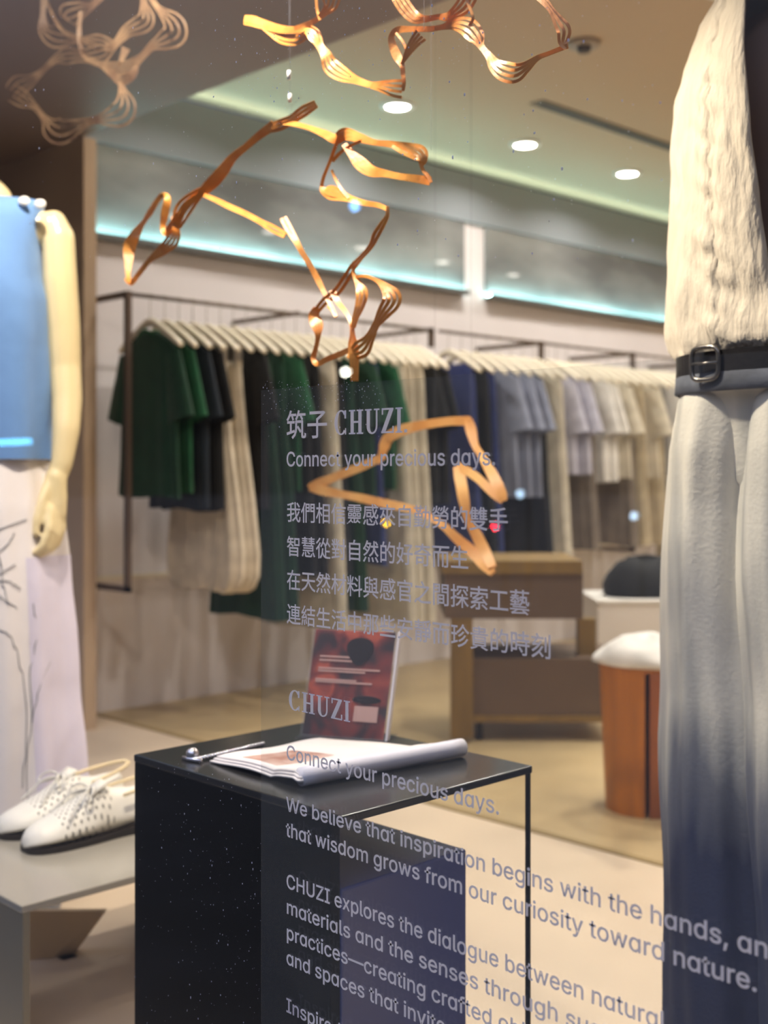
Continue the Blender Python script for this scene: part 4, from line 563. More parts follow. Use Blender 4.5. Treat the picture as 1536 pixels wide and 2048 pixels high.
34269: (350, 4, 63, 77, 63, 61, 290, 61, 290, 77, 20, 221, 295, 221, 271, 129, 271, 129, 295, 103, 295, 103, 271, 20, 271, 20, 252, 103, 252, 103, 235, 129, 235, 129, 252, 221, 252, 221, 235, 246, 235, 246, 252, 331, 252, 331, 271, 246, 271, 246, 295, 14, 47, -29, 275, -14, 302, -33, 319, -21, 297, -5, 269, 12, 239, 26, 331, 26, 331, 43, 18, 43, 18, 26, 111, 26, 64, 0, 39, -8, 5, 220, 16, 248, 1, 94, -5, 146, 26, 236, 26, 79, 121, 166, 170, 137, 179, 152, 134, 177, 175, 177, 175, 193, 112, 193, 112, 207, 158, 207, 158, 223, 112, 223, 112, 234, 90, 234, 90, 223, 42, 223, 42, 207, 90, 207, 90, 193, 24, 193, 24, 177, 70, 177, 20, 147, 29, 135, 38, 140, 38, 125, 90, 125, 90, 105, 23, 101, 26, 84, 169, 95, 182, 82, 203, 98, 220, 114, 231, 132, 254, 114, 267, 132, 239, 153, 243, 187, 273, 187, 276, 134, 288, 98, 312, 86, 324, 90, 331, 105, 334, 131, 319, 143, 319, 123, 316, 111, 313, 105, 302, 119, 296, 155, 296, 208, 243, 208, 243, 232, 224, 232, 224, 208, 184, 208, 184, 187, 222, 187, 220, 164, 191, 177, 179, 162, 212, 144, 203, 129, 191, 116, 173, 102, 173, 111, 112, 107, 112, 125, 164, 125, 164, 140, 112, 140, 112, 158, 90, 158, 90, 140, 39, 140, 85, 166, 75, 177, 129, 177,),
36020: (350, 4, 90, 101, 266, 101, 266, 80, 90, 80, 4, 90, 64, 266, 64, 266, 41, 90, 41, 4, 90, 140, 266, 140, 266, 117, 90, 117, 4, 63, 156, 63, 24, 291, 24, 291, 156, 4, 203, 7, 302, -29, 331, -15, 226, 20, 8, 123, 20, 93, 8, 56, -2, 18, -9, 38, -29, 75, -18, 114, -5, 146, 10, 4, 91, 256, 161, 256, 161, 231, 91, 231, 4, 188, 256, 263, 256, 263, 231, 188, 231, 16, 20, 195, 20, 174, 331, 174, 331, 195, 188, 195, 188, 213, 288, 213, 288, 274, 188, 274, 188, 295, 161, 295, 161, 274, 66, 274, 66, 213, 161, 213, 161, 195,),
36899: (350, 4, 29, 277, 78, 213, 99, 228, 50, 290, 28, 123, 217, 123, 102, 202, 102, 202, 79, 100, 79, 100, 56, 202, 56, 202, 16, 227, 16, 227, 56, 331, 56, 331, 79, 227, 79, 227, 102, 307, 102, 307, 217, 227, 217, 227, 241, 325, 241, 325, 262, 227, 262, 227, 295, 202, 295, 202, 262, 106, 262, 106, 241, 202, 241, 202, 217, 4, 146, 150, 202, 150, 202, 123, 146, 123, 4, 227, 150, 282, 150, 282, 123, 227, 123, 4, 146, 198, 202, 198, 202, 170, 146, 170, 4, 227, 198, 282, 198, 282, 170, 227, 170, 25, 87, 176, 15, 176, 15, 152, 62, 152, 62, 41, 45, 32, 29, 18, 9, -3, 27, -29, 44, -5, 57, 12, 70, 19, 79, 14, 90, 6, 103, -3, 130, -17, 163, -23, 205, -24, 334, -20, 342, 8, 206, 1, 167, 3, 136, 7, 109, 19, 87, 35,),
37027: (350, 4, 150, 253, 150, 193, 99, 193, 100, 253, 31, 20, 113, 20, 89, 62, 89, 51, 52, 36, 19, 15, -8, 36, -27, 58, 6, 76, 44, 87, 89, 148, 89, 139, 10, 129, 4, 91, 6, 99, -23, 140, -23, 150, -20, 157, -15, 164, -6, 172, 28, 175, 110, 175, 262, 176, 277, 18, 277, 18, 253, 75, 253, 74, 193, 23, 193, 23, 170, 72, 170, 66, 113, 4, 150, 170, 148, 113, 91, 113, 97, 170, 26, 205, 275, 205, -27, 230, -27, 230, 250, 298, 250, 254, 158, 284, 128, 298, 101, 303, 79, 303, 67, 298, 58, 292, 52, 275, 47, 242, 47, 249, 24, 285, 24, 310, 31, 321, 41, 327, 56, 328, 76, 324, 101, 310, 129, 281, 160, 333, 265, 313, 277, 310, 275,),
38291: (350, 4, 215, 59, 215, 25, 133, 25, 133, 59, 4, 215, 80, 133, 80, 133, 111, 215, 111, 6, 109, 132, 109, -14, 133, -14, 133, 4, 240, 4, 240, 132, 4, 134, 210, 134, 178, 57, 178, 57, 210, 4, 134, 229, 57, 229, 57, 259, 134, 259, 4, 294, 210, 294, 178, 215, 178, 215, 210, 4, 294, 229, 215, 229, 215, 259, 294, 259, 15, 307, 280, 191, 280, 191, 158, 294, 158, 294, 7, 294, 3, 291, 0, 286, -2, 237, 0, 246, -29, 306, -23, 315, -17, 319, -8, 321, 7, 321, 280, 6, 32, 280, 32, -29, 57, -29, 57, 159, 158, 159, 158, 280,),
38617: (350, 4, 106, 198, 106, 177, 68, 177, 68, 198, 4, 106, 216, 68, 216, 68, 235, 106, 235, 55, 97, 286, 112, 254, 70, 254, 85, 289, 64, 295, 51, 262, 33, 232, 12, 208, 27, 189, 45, 210, 45, 122, 175, 122, 175, 140, 129, 140, 129, 160, 163, 160, 163, 177, 129, 177, 129, 198, 163, 198, 163, 202, 176, 187, 196, 211, 196, 120, 331, 120, 331, 140, 278, 140, 278, 160, 318, 160, 318, 177, 278, 177, 278, 198, 318, 198, 318, 216, 278, 216, 278, 235, 325, 235, 325, 254, 286, 254, 269, 292, 246, 286, 261, 254, 221, 254, 236, 289, 214, 295, 200, 262, 184, 234, 163, 208, 163, 216, 129, 216, 129, 235, 170, 235, 170, 254, 138, 254, 118, 292, 4, 106, 160, 106, 140, 68, 140, 68, 160, 4, 255, 198, 255, 177, 218, 177, 218, 198, 4, 255, 216, 218, 216, 218, 235, 255, 235, 4, 255, 160, 255, 140, 218, 140, 218, 160, 7, 252, 79, 231, 61, 209, 46, 182, 34, 154, 46, 130, 61, 109, 79, 26, 36, 101, 36, 79, 82, 79, 76, 76, 97, 55, 121, 37, 150, 20, 106, 8, 62, 1, 17, -5, 27, -29, 79, -21, 132, -9, 181, 7, 222, -8, 267, -18, 315, -26, 331, 0, 291, 6, 251, 13, 215, 22, 246, 41, 273, 64, 294, 90, 278, 102, 272, 101,),
38728: (350, 4, 66, 213, 66, 199, 144, 199, 144, 213, 4, 58, 184, 58, 170, 144, 170, 144, 184, 4, 203, 184, 203, 170, 292, 170, 292, 184, 4, 203, 213, 203, 199, 284, 199, 284, 213, 4, 60, 140, 97, 140, 97, 113, 60, 113, 4, 41, 155, 41, 100, 118, 100, 118, 155, 4, 155, 140, 194, 140, 194, 113, 155, 113, 4, 134, 155, 134, 100, 214, 100, 214, 155, 4, 251, 140, 291, 140, 291, 113, 251, 113, 4, 231, 155, 231, 100, 312, 100, 312, 155, 34, 239, 65, 228, 44, 214, 26, 193, 13, 208, -2, 187, -2, 187, 67, 312, 67, 312, 86, 39, 86, 39, 67, 161, 67, 161, -2, 58, -2, 96, 28, 138, 0, 148, 14, 106, 40, 118, 61, 97, 65, 85, 44, 66, 26, 44, 13, 57, -2, 18, -2, 18, -20, 333, -20, 333, -2, 208, -2, 240, 26, 290, 0, 298, 14, 251, 41, 260, 62, 20, 27, 246, 27, 190, 48, 190, 48, 229, 161, 229, 161, 164, 187, 164, 187, 229, 300, 229, 300, 190, 324, 190, 324, 246, 187, 246, 187, 263, 303, 263, 303, 280, 48, 280, 48, 263, 161, 263, 161, 246,),
38748: (350, 8, 304, 290, 264, 281, 216, 274, 166, 268, 173, 247, 226, 253, 278, 260, 322, 271, 4, 169, 235, 188, 186, 210, 192, 190, 241, 4, 222, 244, 239, 193, 261, 199, 243, 248, 4, 306, 252, 279, 187, 297, 181, 331, 244, 28, 179, 180, 179, 159, 226, 159, 226, 126, 161, 126, 161, 104, 226, 104, 226, 71, 179, 71, 179, 49, 226, 49, 226, 1, 221, -5, 184, -5, 191, -29, 239, -23, 246, -18, 249, -11, 251, 1, 251, 49, 292, 49, 292, 35, 318, 35, 318, 104, 339, 104, 339, 126, 318, 126, 318, 180, 4, 292, 71, 251, 71, 251, 104, 292, 104, 4, 292, 126, 251, 126, 251, 159, 292, 159, 24, 81, 295, 81, 263, 21, 263, 21, 242, 81, 242, 81, 222, 27, 222, 27, 204, 81, 204, 81, 180, 14, 180, 14, 160, 169, 160, 169, 180, 105, 180, 105, 204, 158, 204, 158, 222, 105, 222, 105, 242, 166, 242, 166, 263, 105, 263, 105, 295, 4, 58, 77, 129, 77, 129, 52, 58, 52, 4, 58, 95, 58, 120, 129, 120, 129, 95, 14, 35, 140, 35, -29, 58, -29, 58, 32, 129, 32, 129, -2, 123, -6, 91, -6, 99, -29, 142, -24, 148, -20, 151, -12, 152, -2, 152, 140,)
}
def glyph(ch):
    adv, *d = GLYPHS[ord(ch)]; out = []; i = 0          # thousandths: advance, then per outline its count and its points
    while i < len(d):
        n = d[i]; i += 1; out.append([Vector((d[i+2*k]/1000, d[i+2*k+1]/1000, 0)) for k in range(n)]); i += 2*n
    return adv/1000, out
def loop_area(c): return sum(a.x*b.y-b.x*a.y for a, b in zip(c, c[1:]+c[:1]))/2
def in_loop(p, c):
    r = False
    for a, b in zip(c, c[1:]+c[:1]):
        if (a.y > p.y) != (b.y > p.y) and p.x < (b.x-a.x)*(p.y-a.y)/(b.y-a.y)+a.x: r = not r
    return r
def islands(cs):
    sg = 1 if loop_area(max(cs, key=lambda c: abs(loop_area(c)))) > 0 else -1
    gs = [[c] for c in cs if loop_area(c)*sg > 0]
    for h in cs:
        if loop_area(h)*sg <= 0:
            k = [q for q in gs if in_loop(h[0], q[0])]
            if k: min(k, key=lambda q: abs(loop_area(q[0]))).append(h)
    return gs
glyph_cache = {}
def filled(ch, bold):
    if (ch, bold) in glyph_cache: return glyph_cache[(ch, bold)]
    adv, cs = glyph(ch); P, F = [], []
    if cs:
        for isl in islands(embolden(cs, bold)):
            c = bpy.data.curves.new('outline', 'CURVE'); c.dimensions = '2D'; c.fill_mode = 'BOTH'
            for k in isl:
                sp = c.splines.new('POLY'); sp.points.add(len(k)-1); sp.use_cyclic_u = True
                for i, p in enumerate(k): sp.points[i].co = (p.x*10, p.y*10, 0, 1)
            o = bpy.data.objects.new('outline', c); COL.objects.link(o)
            me = bpy.data.meshes.new_from_object(o.evaluated_get(bpy.context.evaluated_depsgraph_get()))
            n = len(P); P += [v.co/10 for v in me.vertices]; F += [tuple(n+i for i in f.vertices) for f in me.polygons]
            bpy.data.objects.remove(o); bpy.data.curves.remove(c); bpy.data.meshes.remove(me)
    glyph_cache[(ch, bold)] = (adv, P, F); return adv, P, F
def embolden(cs, d):
    def area(c): return sum(a.x*b.y-b.x*a.y for a, b in zip(c, c[1:]+c[:1]))
    sg = 1 if area(max(cs, key=lambda c: abs(area(c)))) > 0 else -1
    out = []
    for c in cs:
        n = len(c); r = []
        for i in range(n):
            e0 = (c[i]-c[i-1]); e1 = (c[(i+1) % n]-c[i]); n0 = Vector((e0.y, -e0.x, 0)).normalized(); n1 = Vector((e1.y, -e1.x, 0)).normalized()
            m_ = n0+n1; m_ = m_/max(.8, m_.dot(m_)/2) if m_.length > .3 else n0
            r.append(c[i]+m_*d*sg)
        out.append(r)
    return out
def text_mesh(mb, text, x0, z0, width, size, y, bold=.006):
    """text on the plane y; width = total advance, size = height of one unit"""
    total = sum(GLYPHS[ord(c)][0] for c in text)/1000; sx = width/total; pen = 0
    for ch in text:
        adv, P, F = filled(ch, bold)
        mb.add([(x0+(pen+p.x)*sx, y, z0+p.y*size) for p in P], F); pen += adv
YF, YT = -.0040, -.0046
FX0 = at(522, 780, 'y', YF).x
t = thing('window_lettering', 'clear film sheet with grey shop lettering stuck on the window glass', 'window lettering', (FX0, YF, 0))
MB().box(FX0, -.15, YF, YF+.0008, .02, .9834).build('film_sheet', M_film, t, world=True)
ZC, EN = .35, .5087
def line(text, pxl, py, pxr, h, unit, bold):
    l = at(pxl, py, 'y', YT); r = at(pxr, HORIZON+(0)+1, 'y', YT)
    mb = MB(); text_mesh(mb, text, l.x, l.z, r.x-l.x, h/unit, YT, bold); mb.build('text_line', M_letter, t, world=True)
# serif capitals
def serif_word(x0, z0, h, sx, y, dot=False):
    mb = MB(); pen = 0.0
    def poly(pts):
        k = len(mb.V); yy = y-.000004*len(mb.F); mb.V.extend(Vector((x0+(pen+p[0])*sx, yy, z0+p[1]*h)) for p in pts); mb.F.append(tuple(range(k, k+len(pts))))
    def rect(a, b, c, d): poly([(a, c), (b, c), (b, d), (a, d)])
    def arc(cx, cy, rxo, ryo, rxi, ryi, a0, a1, n=24):
        for i in range(n):
            p, q = R(a0+(a1-a0)*i/n), R(a0+(a1-a0)*(i+1)/n)
            poly([(cx+rxo*math.cos(p), cy+ryo*math.sin(p)), (cx+rxo*math.cos(q), cy+ryo*math.sin(q)), (cx+rxi*math.cos(q), cy+ryi*math.sin(q)), (cx+rxi*math.cos(p), cy+ryi*math.sin(p))])
    # C
    arc(.32, .5, .30, .52, .155, .46, 42, 318); rect(.47, .545, .66, 1.0); rect(.50, .545, .0, .26); pen += .66
    # H
    for c in (.15, .49): rect(c-.07, c+.07, 0, 1); rect(c-.14, c+.14, 0, .06); rect(c-.14, c+.14, .94, 1)
    rect(.2, .45, .46, .54); pen += .70
    # U
    rect(.08, .22, .3, 1); rect(.01, .29, .94, 1); rect(.47, .54, .3, 1); rect(.39, .62, .94, 1); arc(.31, .3, .23, .32, .09, .25, 180, 270, 12); arc(.31, .3, .23, .32, .16, .25, 270, 360, 12); pen += .68
    # Z
    rect(.04, .52, .93, 1); rect(.02, .54, 0, .07); poly([(.02, .04), (.19, .04), (.53, .96), (.36, .96)]); rect(.04, .10, .74, 1); rect(.48, .54, 0, .28); pen += .60
    # I
    rect(.08, .22, 0, 1); rect(.01, .29, 0, .06); rect(.01, .29, .94, 1); pen += .32
    if dot: rect(.04, .16, 0, .13)
    mb.build('text_line', M_letter, t, world=True)
    return pen
zc_w = .0290
l = at(572, 874, 'y', YT); mb = MB(); text_mesh(mb, '筑子', l.x, .9355, .062, .0300/.35, YT, .0032); mb.build('text_line', M_letter, t, world=True)
l = at(668, 870, 'y', YT); serif_word(l.x, .9357, .0227, .0975/3.12, YT, True)
line('Connect your precious days.', 572, 932.6, 992, .0141, EN, .008)
line('我們相信靈感來自勤勞的雙手', 573, 1040, 1017, .0212, ZC, .003)
line('智慧從對自然的好奇而生', 573, 1108, 938, .0212, ZC, .003)
line('在天然材料與感官之間探索工藝', 573, 1175, 1060, .0212, ZC, .003)
line('連結生活中那些安靜而珍貴的時刻', 573, 1243, 1104, .0212, ZC, .003)
l = at(577, 1419, 'y', YT); serif_word(l.x, .6665, .0195, .0905/2.96, YT)
line('Connect your precious days.', 572, 1518, 1000, .0141, EN, .008)
line('We believe that inspiration begins with the hands, and', 572, 1621, 1573, .0137, EN, .009)
line('that wisdom grows from our curiosity toward nature.', 572, 1672, 1516, .0137, EN, .009)
line('CHUZI explores the dialogue between natural', 572, 1775, 1331, .0137, EN, .009)
line('materials and the senses through sustai', 572, 1826, 1258, .0137, EN, .009)
line('practices—creating crafted obj', 572, 1877, 1052, .0137, EN, .009)
line('and spaces that invite', 572, 1927, 892, .0137, EN, .009)
line('Inspired b', 572, 2023, 708, .0137, EN, .009)

# dried droplets and dust on the glass
M_drop = letter_mat(); M_drop.name = 'dust_speck'
random.seed(11); mb = MB()
def speck(px, py, r, k=1.0):
    p = at(px, py, 'y', -.0034); mb.ball(p, r, 5, 1, .25, k)
for i in range(420):
    px = 268+random.random()**.8*390; py = 1520+random.random()*528
    if px > 522: continue
    speck(px, py, .0002+.0004*random.random()**4, 1+2*random.random()**2)
for i in range(220):
    speck(random.uniform(40, 1330), random.uniform(0, 520), .00028+.0008*random.random()**3, 1+random.random())
for i in range(160):
    speck(random.gauss(700, 200), random.gauss(90, 60), .0003+.0007*random.random()**3, 1.3)
for i in range(160): speck(random.uniform(526, 760), 760+abs(random.gauss(0, 40)), .00022+.0004*random.random()**3, 1.5)
dr = mb.build('water_droplets', M_drop, None, True)
tag(dr, 'tiny dried water specks scattered over the window glass', 'water specks', kind='stuff')

# ------------------------------------------------------------------ mannequins (local x = picture right, y = away, z = up)
M_skin = mat('cream_mannequin', (232, 214, 168), .22, spec=.5, coat=.3)
M_blue = mat('blue_cotton', (112, 156, 216), .85, noise_amt=.05, noise_scale=9, bump=.15, bump_scale=28, sheen=.2)
M_skirt = mat('white_cotton', (238, 232, 232), .85, bump=.12, bump_scale=24, sheen=.1)
M_skirt_shade = mat('skirt_shade_tint', (218, 212, 232), .85, bump=.15, bump_scale=30)
M_grey_line = mat('grey_thread', (128, 130, 134), .8)
M_btn = mat('white_button', (240, 240, 238), .3)
S1 = 2.5/FPX                                   # metres per pixel at this figure
B1 = CAM + FW*2.5 + RT*((-48-768)*S1)
t = thing('mannequin', 'cream mannequin in a blue sleeveless top and long white skirt, at the left', 'mannequin', (B1.x, B1.y, 0), YAW)
def L1(px, py, v=0.0): k = (2.5+v)/2.5; return Vector(((px-768)*S1*k+(768+48)*S1, v, .9-(py-945)*S1*k))
mb = MB()
# trunk and neck
mb.capsule((0, .01, .98), (0, .01, 1.12), .092, .088, wx=1.3); mb.capsule((0, .01, 1.12), (0, 0, 1.34), .088, .078, wx=1.35)
mb.capsule((-.12, .015, 1.405), (.12, .015, 1.405), .038, .038); mb.capsule((0, .01, 1.37), (0, 0, 1.50), .066, .044); mb.capsule((0, .01, 1.40), (0, .005, 1.455), .060, .056, wx=1.35)
mb.capsule((-.06, .01, .90), (-.07, .01, .50), .070, .055); mb.capsule((-.07, .01, .50), (-.08, .02, .09), .052, .036); mb.capsule((-.08, .02, .05), (-.085, -.10, .03), .036, .026)
mb.capsule((.06, .01, .90), (.07, .01, .50), .070, .055); mb.capsule((.07, .01, .50), (.08, .02, .09), .052, .036); mb.capsule((.08, .02, .05), (.085, -.10, .03), .036, .026)
# the arm the photo shows: shoulder, elbow, wrist, palm, fingers
def J(px, py, v=0): return L1(px, py, v)
def chain(pts): 
    for (a, ra), (b, rb) in zip(pts, pts[1:]): mb.capsule(a, b, ra, rb, 12)
q = S1
chain([(J(108, 446, .02), 26*q), (J(117, 476, .02), 33*q), (J(120, 560, .02), 35*q), (J(128, 660, .022), 33.5*q), (J(131, 735, .02), 31.5*q), (J(134, 800, .005), 31*q), (J(132, 860, -.018), 28*q), (J(124, 925, -.035), 22*q), (J(114, 955, -.04), 20*q)])
pv = -.045
mb.capsule(J(112, 955, pv), J(107, 1010, pv), 20*q, 24*q, 12, wx=1.1); mb.capsule(J(118, 990, pv), J(114, 1028, pv), 17*q, 19*q, 12)
for f in ([(J(121, 1015, pv+.012), 10.5*q), (J(124, 1055, pv+.006), 9.5*q), (J(114, 1087, pv-.004), 8.5*q), (J(100, 1100, pv-.010), 7*q)],
          [(J(115, 1020, pv-.004), 10.5*q), (J(116, 1066, pv-.012), 9.5*q), (J(104, 1096, pv-.020), 8.5*q), (J(88, 1107, pv-.026), 7*q)],
          [(J(106, 1022, pv-.016), 10.5*q), (J(106, 1066, pv-.026), 9.5*q), (J(95, 1096, pv-.034), 8.5*q), (J(80, 1110, pv-.038), 7*q)],
          [(J(98, 1018, pv-.026), 10*q), (J(98, 1058, pv-.040), 9*q), (J(86, 1090, pv-.046), 8*q), (J(70, 1106, pv-.048), 6.5*q)],
          [(J(98, 968, pv-.010), 12*q), (J(84, 1003, pv-.030), 10*q), (J(74, 1040, pv-.042), 8.5*q), (J(71, 1068, pv-.046), 7*q)]):
    chain(f)
# the other arm, mirrored and simpler, out of the picture
chain([(Vector((-.15, .01, 1.41)), .04), (Vector((-.175, .0, 1.15)), .036), (Vector((-.19, -.02, .93)), .022), (Vector((-.185, -.05, .80)), .026)])
remeshed(mb, 'body', M_skin, t, .0042, 3)
# stand under the feet
MB().lathe([(.17, 0), (.17, .008), (.001, .008)], n=36).build('base_plate', M_silver, t, True)

def cloth(name, rows, m, parent, n=72, folds=(), top=None, cap=False, center=(0, 0), rot=0, nz=0.0, nf=14, wave=None):
    """tube of cloth: rows (z, rx, ry, fold, cx, cy); folds = [(count, phase, weight)]"""
    rows = sorted(rows, reverse=True); zs = [r[0] for r in rows]; rings = []; steps = 3
    full = []
    for a, b in zip(rows, rows[1:]):
        k = max(2, int(abs(a[0]-b[0])/.012))
        for j in range(k):
            s = j/k; full.append(tuple(p+(q_-p)*s for p, q_ in zip(a, b)))
    full.append(rows[-1])
    cr, sr = math.cos(rot), math.sin(rot)
    for r in full:
        z, rx, ry, fo = r[:4]; cx, cy = (r[4], r[5]) if len(r) > 4 else (0, 0); ring = []
        for i in range(n):
            a = 2*math.pi*i/n
            w = sum(wt*math.sin(c*a+ph+.9*math.sin(2.3*a+ph)+z*1.7*math.sin(c)) for c, ph, wt in folds)
            nn = noise.noise(Vector((math.cos(a)*nf*rx, math.sin(a)*nf*rx, z*nf*.55)))*nz if nz else 0
            k = 1+fo*w
            x, y = (rx*k+nn)*math.cos(a), (ry*k+nn)*math.sin(a)
            zz = z+(wave(a, z) if wave else 0)
            ring.append((center[0]+cx+x*cr-y*sr, center[1]+cy+x*sr+y*cr, zz))
        rings.append(ring)
    o = MB().loft(rings, cap, cap).build(name, m, parent, True); return o, rings

def zp(py): return .9-(py-945)*S1
rows = [(zp(399), .100, .046, 0), (zp(403), .132, .056, 0), (zp(412), .137, .072, 0), (zp(432), .134, .094, .0), (zp(490), .130, .112, .01), (zp(560), .136, .125, .02), (zp(600), .146, .125, .02), (zp(660), .150, .125, .03), (zp(760), .154, .122, .05), (zp(860), .156, .124, .06), (zp(919), .160, .126, .07)]
top, _ = cloth('sleeveless_top', rows, M_blue, t, folds=[(5, .4, .5), (9, 1.1, .3)], nz=.004)
for px in (48, 80): 
    p = L1(px, 402 if px == 48 else 408, -.058); MB().ball(p, .012, 12, 1, .45, .8).build('button', M_btn, top, True)
rows = [(zp(905), .140, .115, .02), (zp(930), .146, .120, .03), (zp(1010), .165, .140, .05), (zp(1110), .178, .155, .06), (zp(1250), .190, .17, .07), (zp(1400), .200, .18, .085), (zp(1500), .208, .188, .095), (zp(1600), .216, .195, .10)]
skirt, rings = cloth('long_skirt', rows, M_skirt, t, n=110, folds=[(6, .2, .5), (11, 1.4, .35), (17, .3, .15)], nz=.004, wave=lambda a, z: -.010*math.sin(a*3)*(.9-z))
# stitched plant drawing on the skirt
def on_skirt(px, py):
    z = zp(py); r = lerp_table([(a[0], a[1], a[2]) for a in rows], z); x = (px+48)*S1
    j = min(range(len(rings)), key=lambda i: abs(rings[i][0][2]-z)); cand = [p for p in rings[j] if p[1] < .03]
    p = min(cand, key=lambda p: abs(p[0]-x)); return Vector((p[0]*.3+x*.7, p[1]-.0025, z))
mb = MB()
for pl in ([(0, 1070), (20, 1062), (45, 1050), (80, 1035)], [(0, 1110), (25, 1100), (50, 1085), (62, 1060)], [(0, 1165), (30, 1152), (55, 1150), (75, 1165)], [(0, 1200), (25, 1180), (45, 1178), (72, 1205)],
           [(30, 1090), (45, 1120), (50, 1165), (60, 1195)], [(0, 1255), (12, 1270), (10, 1290), (0, 1300)], [(35, 1238), (60, 1250), (75, 1290), (85, 1350), (92, 1400), (90, 1470), (88, 1540)],
           [(10, 1040), (30, 1075), (42, 1120)], [(0, 1130), (40, 1135), (66, 1120)], [(98, 1195), (104, 1260), (94, 1330), (100, 1400), (92, 1500), (94, 1560)], [(120, 1200), (128, 1270), (112, 1350), (100, 1420)]):
    mb.tube([on_skirt(a, b) for a, b in spline(pl, 5)], .0010, 5)
mb.build('stitched_drawing', M_grey_line, skirt)
# lavender overlay: shade on the skirt's side put into colour
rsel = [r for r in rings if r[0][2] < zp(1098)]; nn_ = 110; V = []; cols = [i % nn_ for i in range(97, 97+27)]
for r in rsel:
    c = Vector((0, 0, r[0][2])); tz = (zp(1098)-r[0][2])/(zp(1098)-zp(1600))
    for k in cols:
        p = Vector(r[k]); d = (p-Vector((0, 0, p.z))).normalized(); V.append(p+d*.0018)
m_ = len(cols); mesh('side_face', V, [(j*m_+i, j*m_+i+1, (j+1)*m_+i+1, (j+1)*m_+i) for j in range(len(rsel)-1) for i in range(m_-1)], M_skirt_shade, skirt, True)

# ------------------------------------------------------------------ right mannequin: linen blouse, belt, faded jeans
M_linen = mat('beige_linen', (222, 210, 186), .9, noise_amt=.04, noise_scale=30, bump=.8, bump_scale=60, stretch=(1, 1, .3), sheen=.15)
M_taupe = mat('taupe_mannequin', (176, 156, 146), .4)
M_belt = mat('black_leather', (26, 24, 24), .3, bump=.08, bump_scale=120); M_buckle = mat('dark_buckle_metal', (120, 116, 110), .25, metal=.85)
def denim():
    m = mat('faded_denim_hem_shade', (196, 192, 178), .9, bump=.12, bump_scale=180); nt = m.node_tree; b = nt.nodes['Principled BSDF']; tc = nt.nodes['Texture Coordinate']
    mp = nt.nodes.new('ShaderNodeMapping'); mp.inputs['Scale'].default_value = (11, 11, 1.3); nt.links.new(tc.outputs['Object'], mp.inputs[0])
    n = nt.nodes.new('ShaderNodeTexNoise'); n.inputs['Scale'].default_value = 1.0; n.inputs['Detail'].default_value = 3; nt.links.new(mp.outputs[0], n.inputs['Vector'])
    sx = nt.nodes.new('ShaderNodeSeparateXYZ'); nt.links.new(tc.outputs['Object'], sx.inputs[0])
    mr = nt.nodes.new('ShaderNodeMapRange'); mr.inputs[1].default_value = .26; mr.inputs[2].default_value = .60; mr.inputs[3].default_value = .62; mr.inputs[4].default_value = 0; nt.links.new(sx.outputs['Z'], mr.inputs[0])  # navy toward the hem puts shadow and blue reflection into the denim colour
    ad = nt.nodes.new('ShaderNodeMath'); ad.operation = 'SUBTRACT'; nt.links.new(n.outputs['Fac'], ad.inputs[0]); nt.links.new(mr.outputs[0], ad.inputs[1])
    cr = nt.nodes.new('ShaderNodeValToRGB'); e = cr.color_ramp.elements; e[0].position = .05; e[0].color = lin((34, 44, 76)); e[1].position = .48; e[1].color = lin((230, 224, 208))
    k = e.new(.24); k.color = lin((112, 114, 122)); k = e.new(.36); k.color = lin((182, 180, 172))
    nt.links.new(ad.outputs[0], cr.inputs[0]); nt.links.new(cr.outputs[0], b.inputs['Base Color']); return m
M_denim = denim(); M_denim_mid = mat('washed_blue_denim', (112, 116, 126), .9, noise_amt=.35, noise_scale=18, bump=.1, bump_scale=180)
D2 = 1.6; S2 = D2/FPX
def B2(px): return (px-1540)*S2
base = CAM+FW*D2+RT*((1540-768)*S2)
t = thing('mannequin', 'taupe mannequin in a beige linen blouse and faded wide jeans, at the right edge', 'mannequin', (base.x, base.y, 0), YAW)
FA = R(52); fx, fy = -math.sin(FA), -math.cos(FA)          # facing; rows use an ellipse turned so its short axis faces that way
ROT = math.atan2(-fx, -(-fy)) if False else -FA
def z2(py): return .9-(py-945)*S2
mb = MB()
mb.capsule((B2(1640), 0, z2(150)), (B2(1630), 0, z2(520)), .105, .092, 16, 1.3, (math.cos(ROT), math.sin(ROT), 0))
mb.capsule((B2(1610), 0, z2(520)), (B2(1574), 0, z2(800)), .078, .066, 16, 1.25, (math.cos(ROT), math.sin(ROT), 0))
mb.capsule((B2(1650), 0, z2(60)), (B2(1655), 0, z2(-130)), .062, .052); mb.ball((B2(1655), 0, z2(-260)), .10, 16, .85, 1, 1.2)
ax = Vector((math.cos(ROT), math.sin(ROT), 0))
for sg in (1, -1):
    sh = Vector((B2(1648), 0, z2(60)))+ax*.11*sg; mb.capsule(Vector((B2(1648), 0, z2(60))), sh, .058, .046)
    hip = Vector((B2(1574), 0, .90))+ax*.052*sg
    mb.capsule(hip, hip+Vector((0, 0, -.42)), .058, .05); mb.capsule(hip+Vector((0, 0, -.42)), hip+Vector((0, .02, -.84)), .052, .036); mb.capsule(hip+Vector((0, .02, -.87)), hip+Vector((fx*.12, fy*.12, -.89)), .034, .026)
remeshed(mb, 'body', M_taupe, t, .007, 3)
MB().lathe([(.17, 0), (.17, .008), (.001, .008)], c=(B2(1556), 0, 0), n=36).build('base_plate', M_silver, t, True)
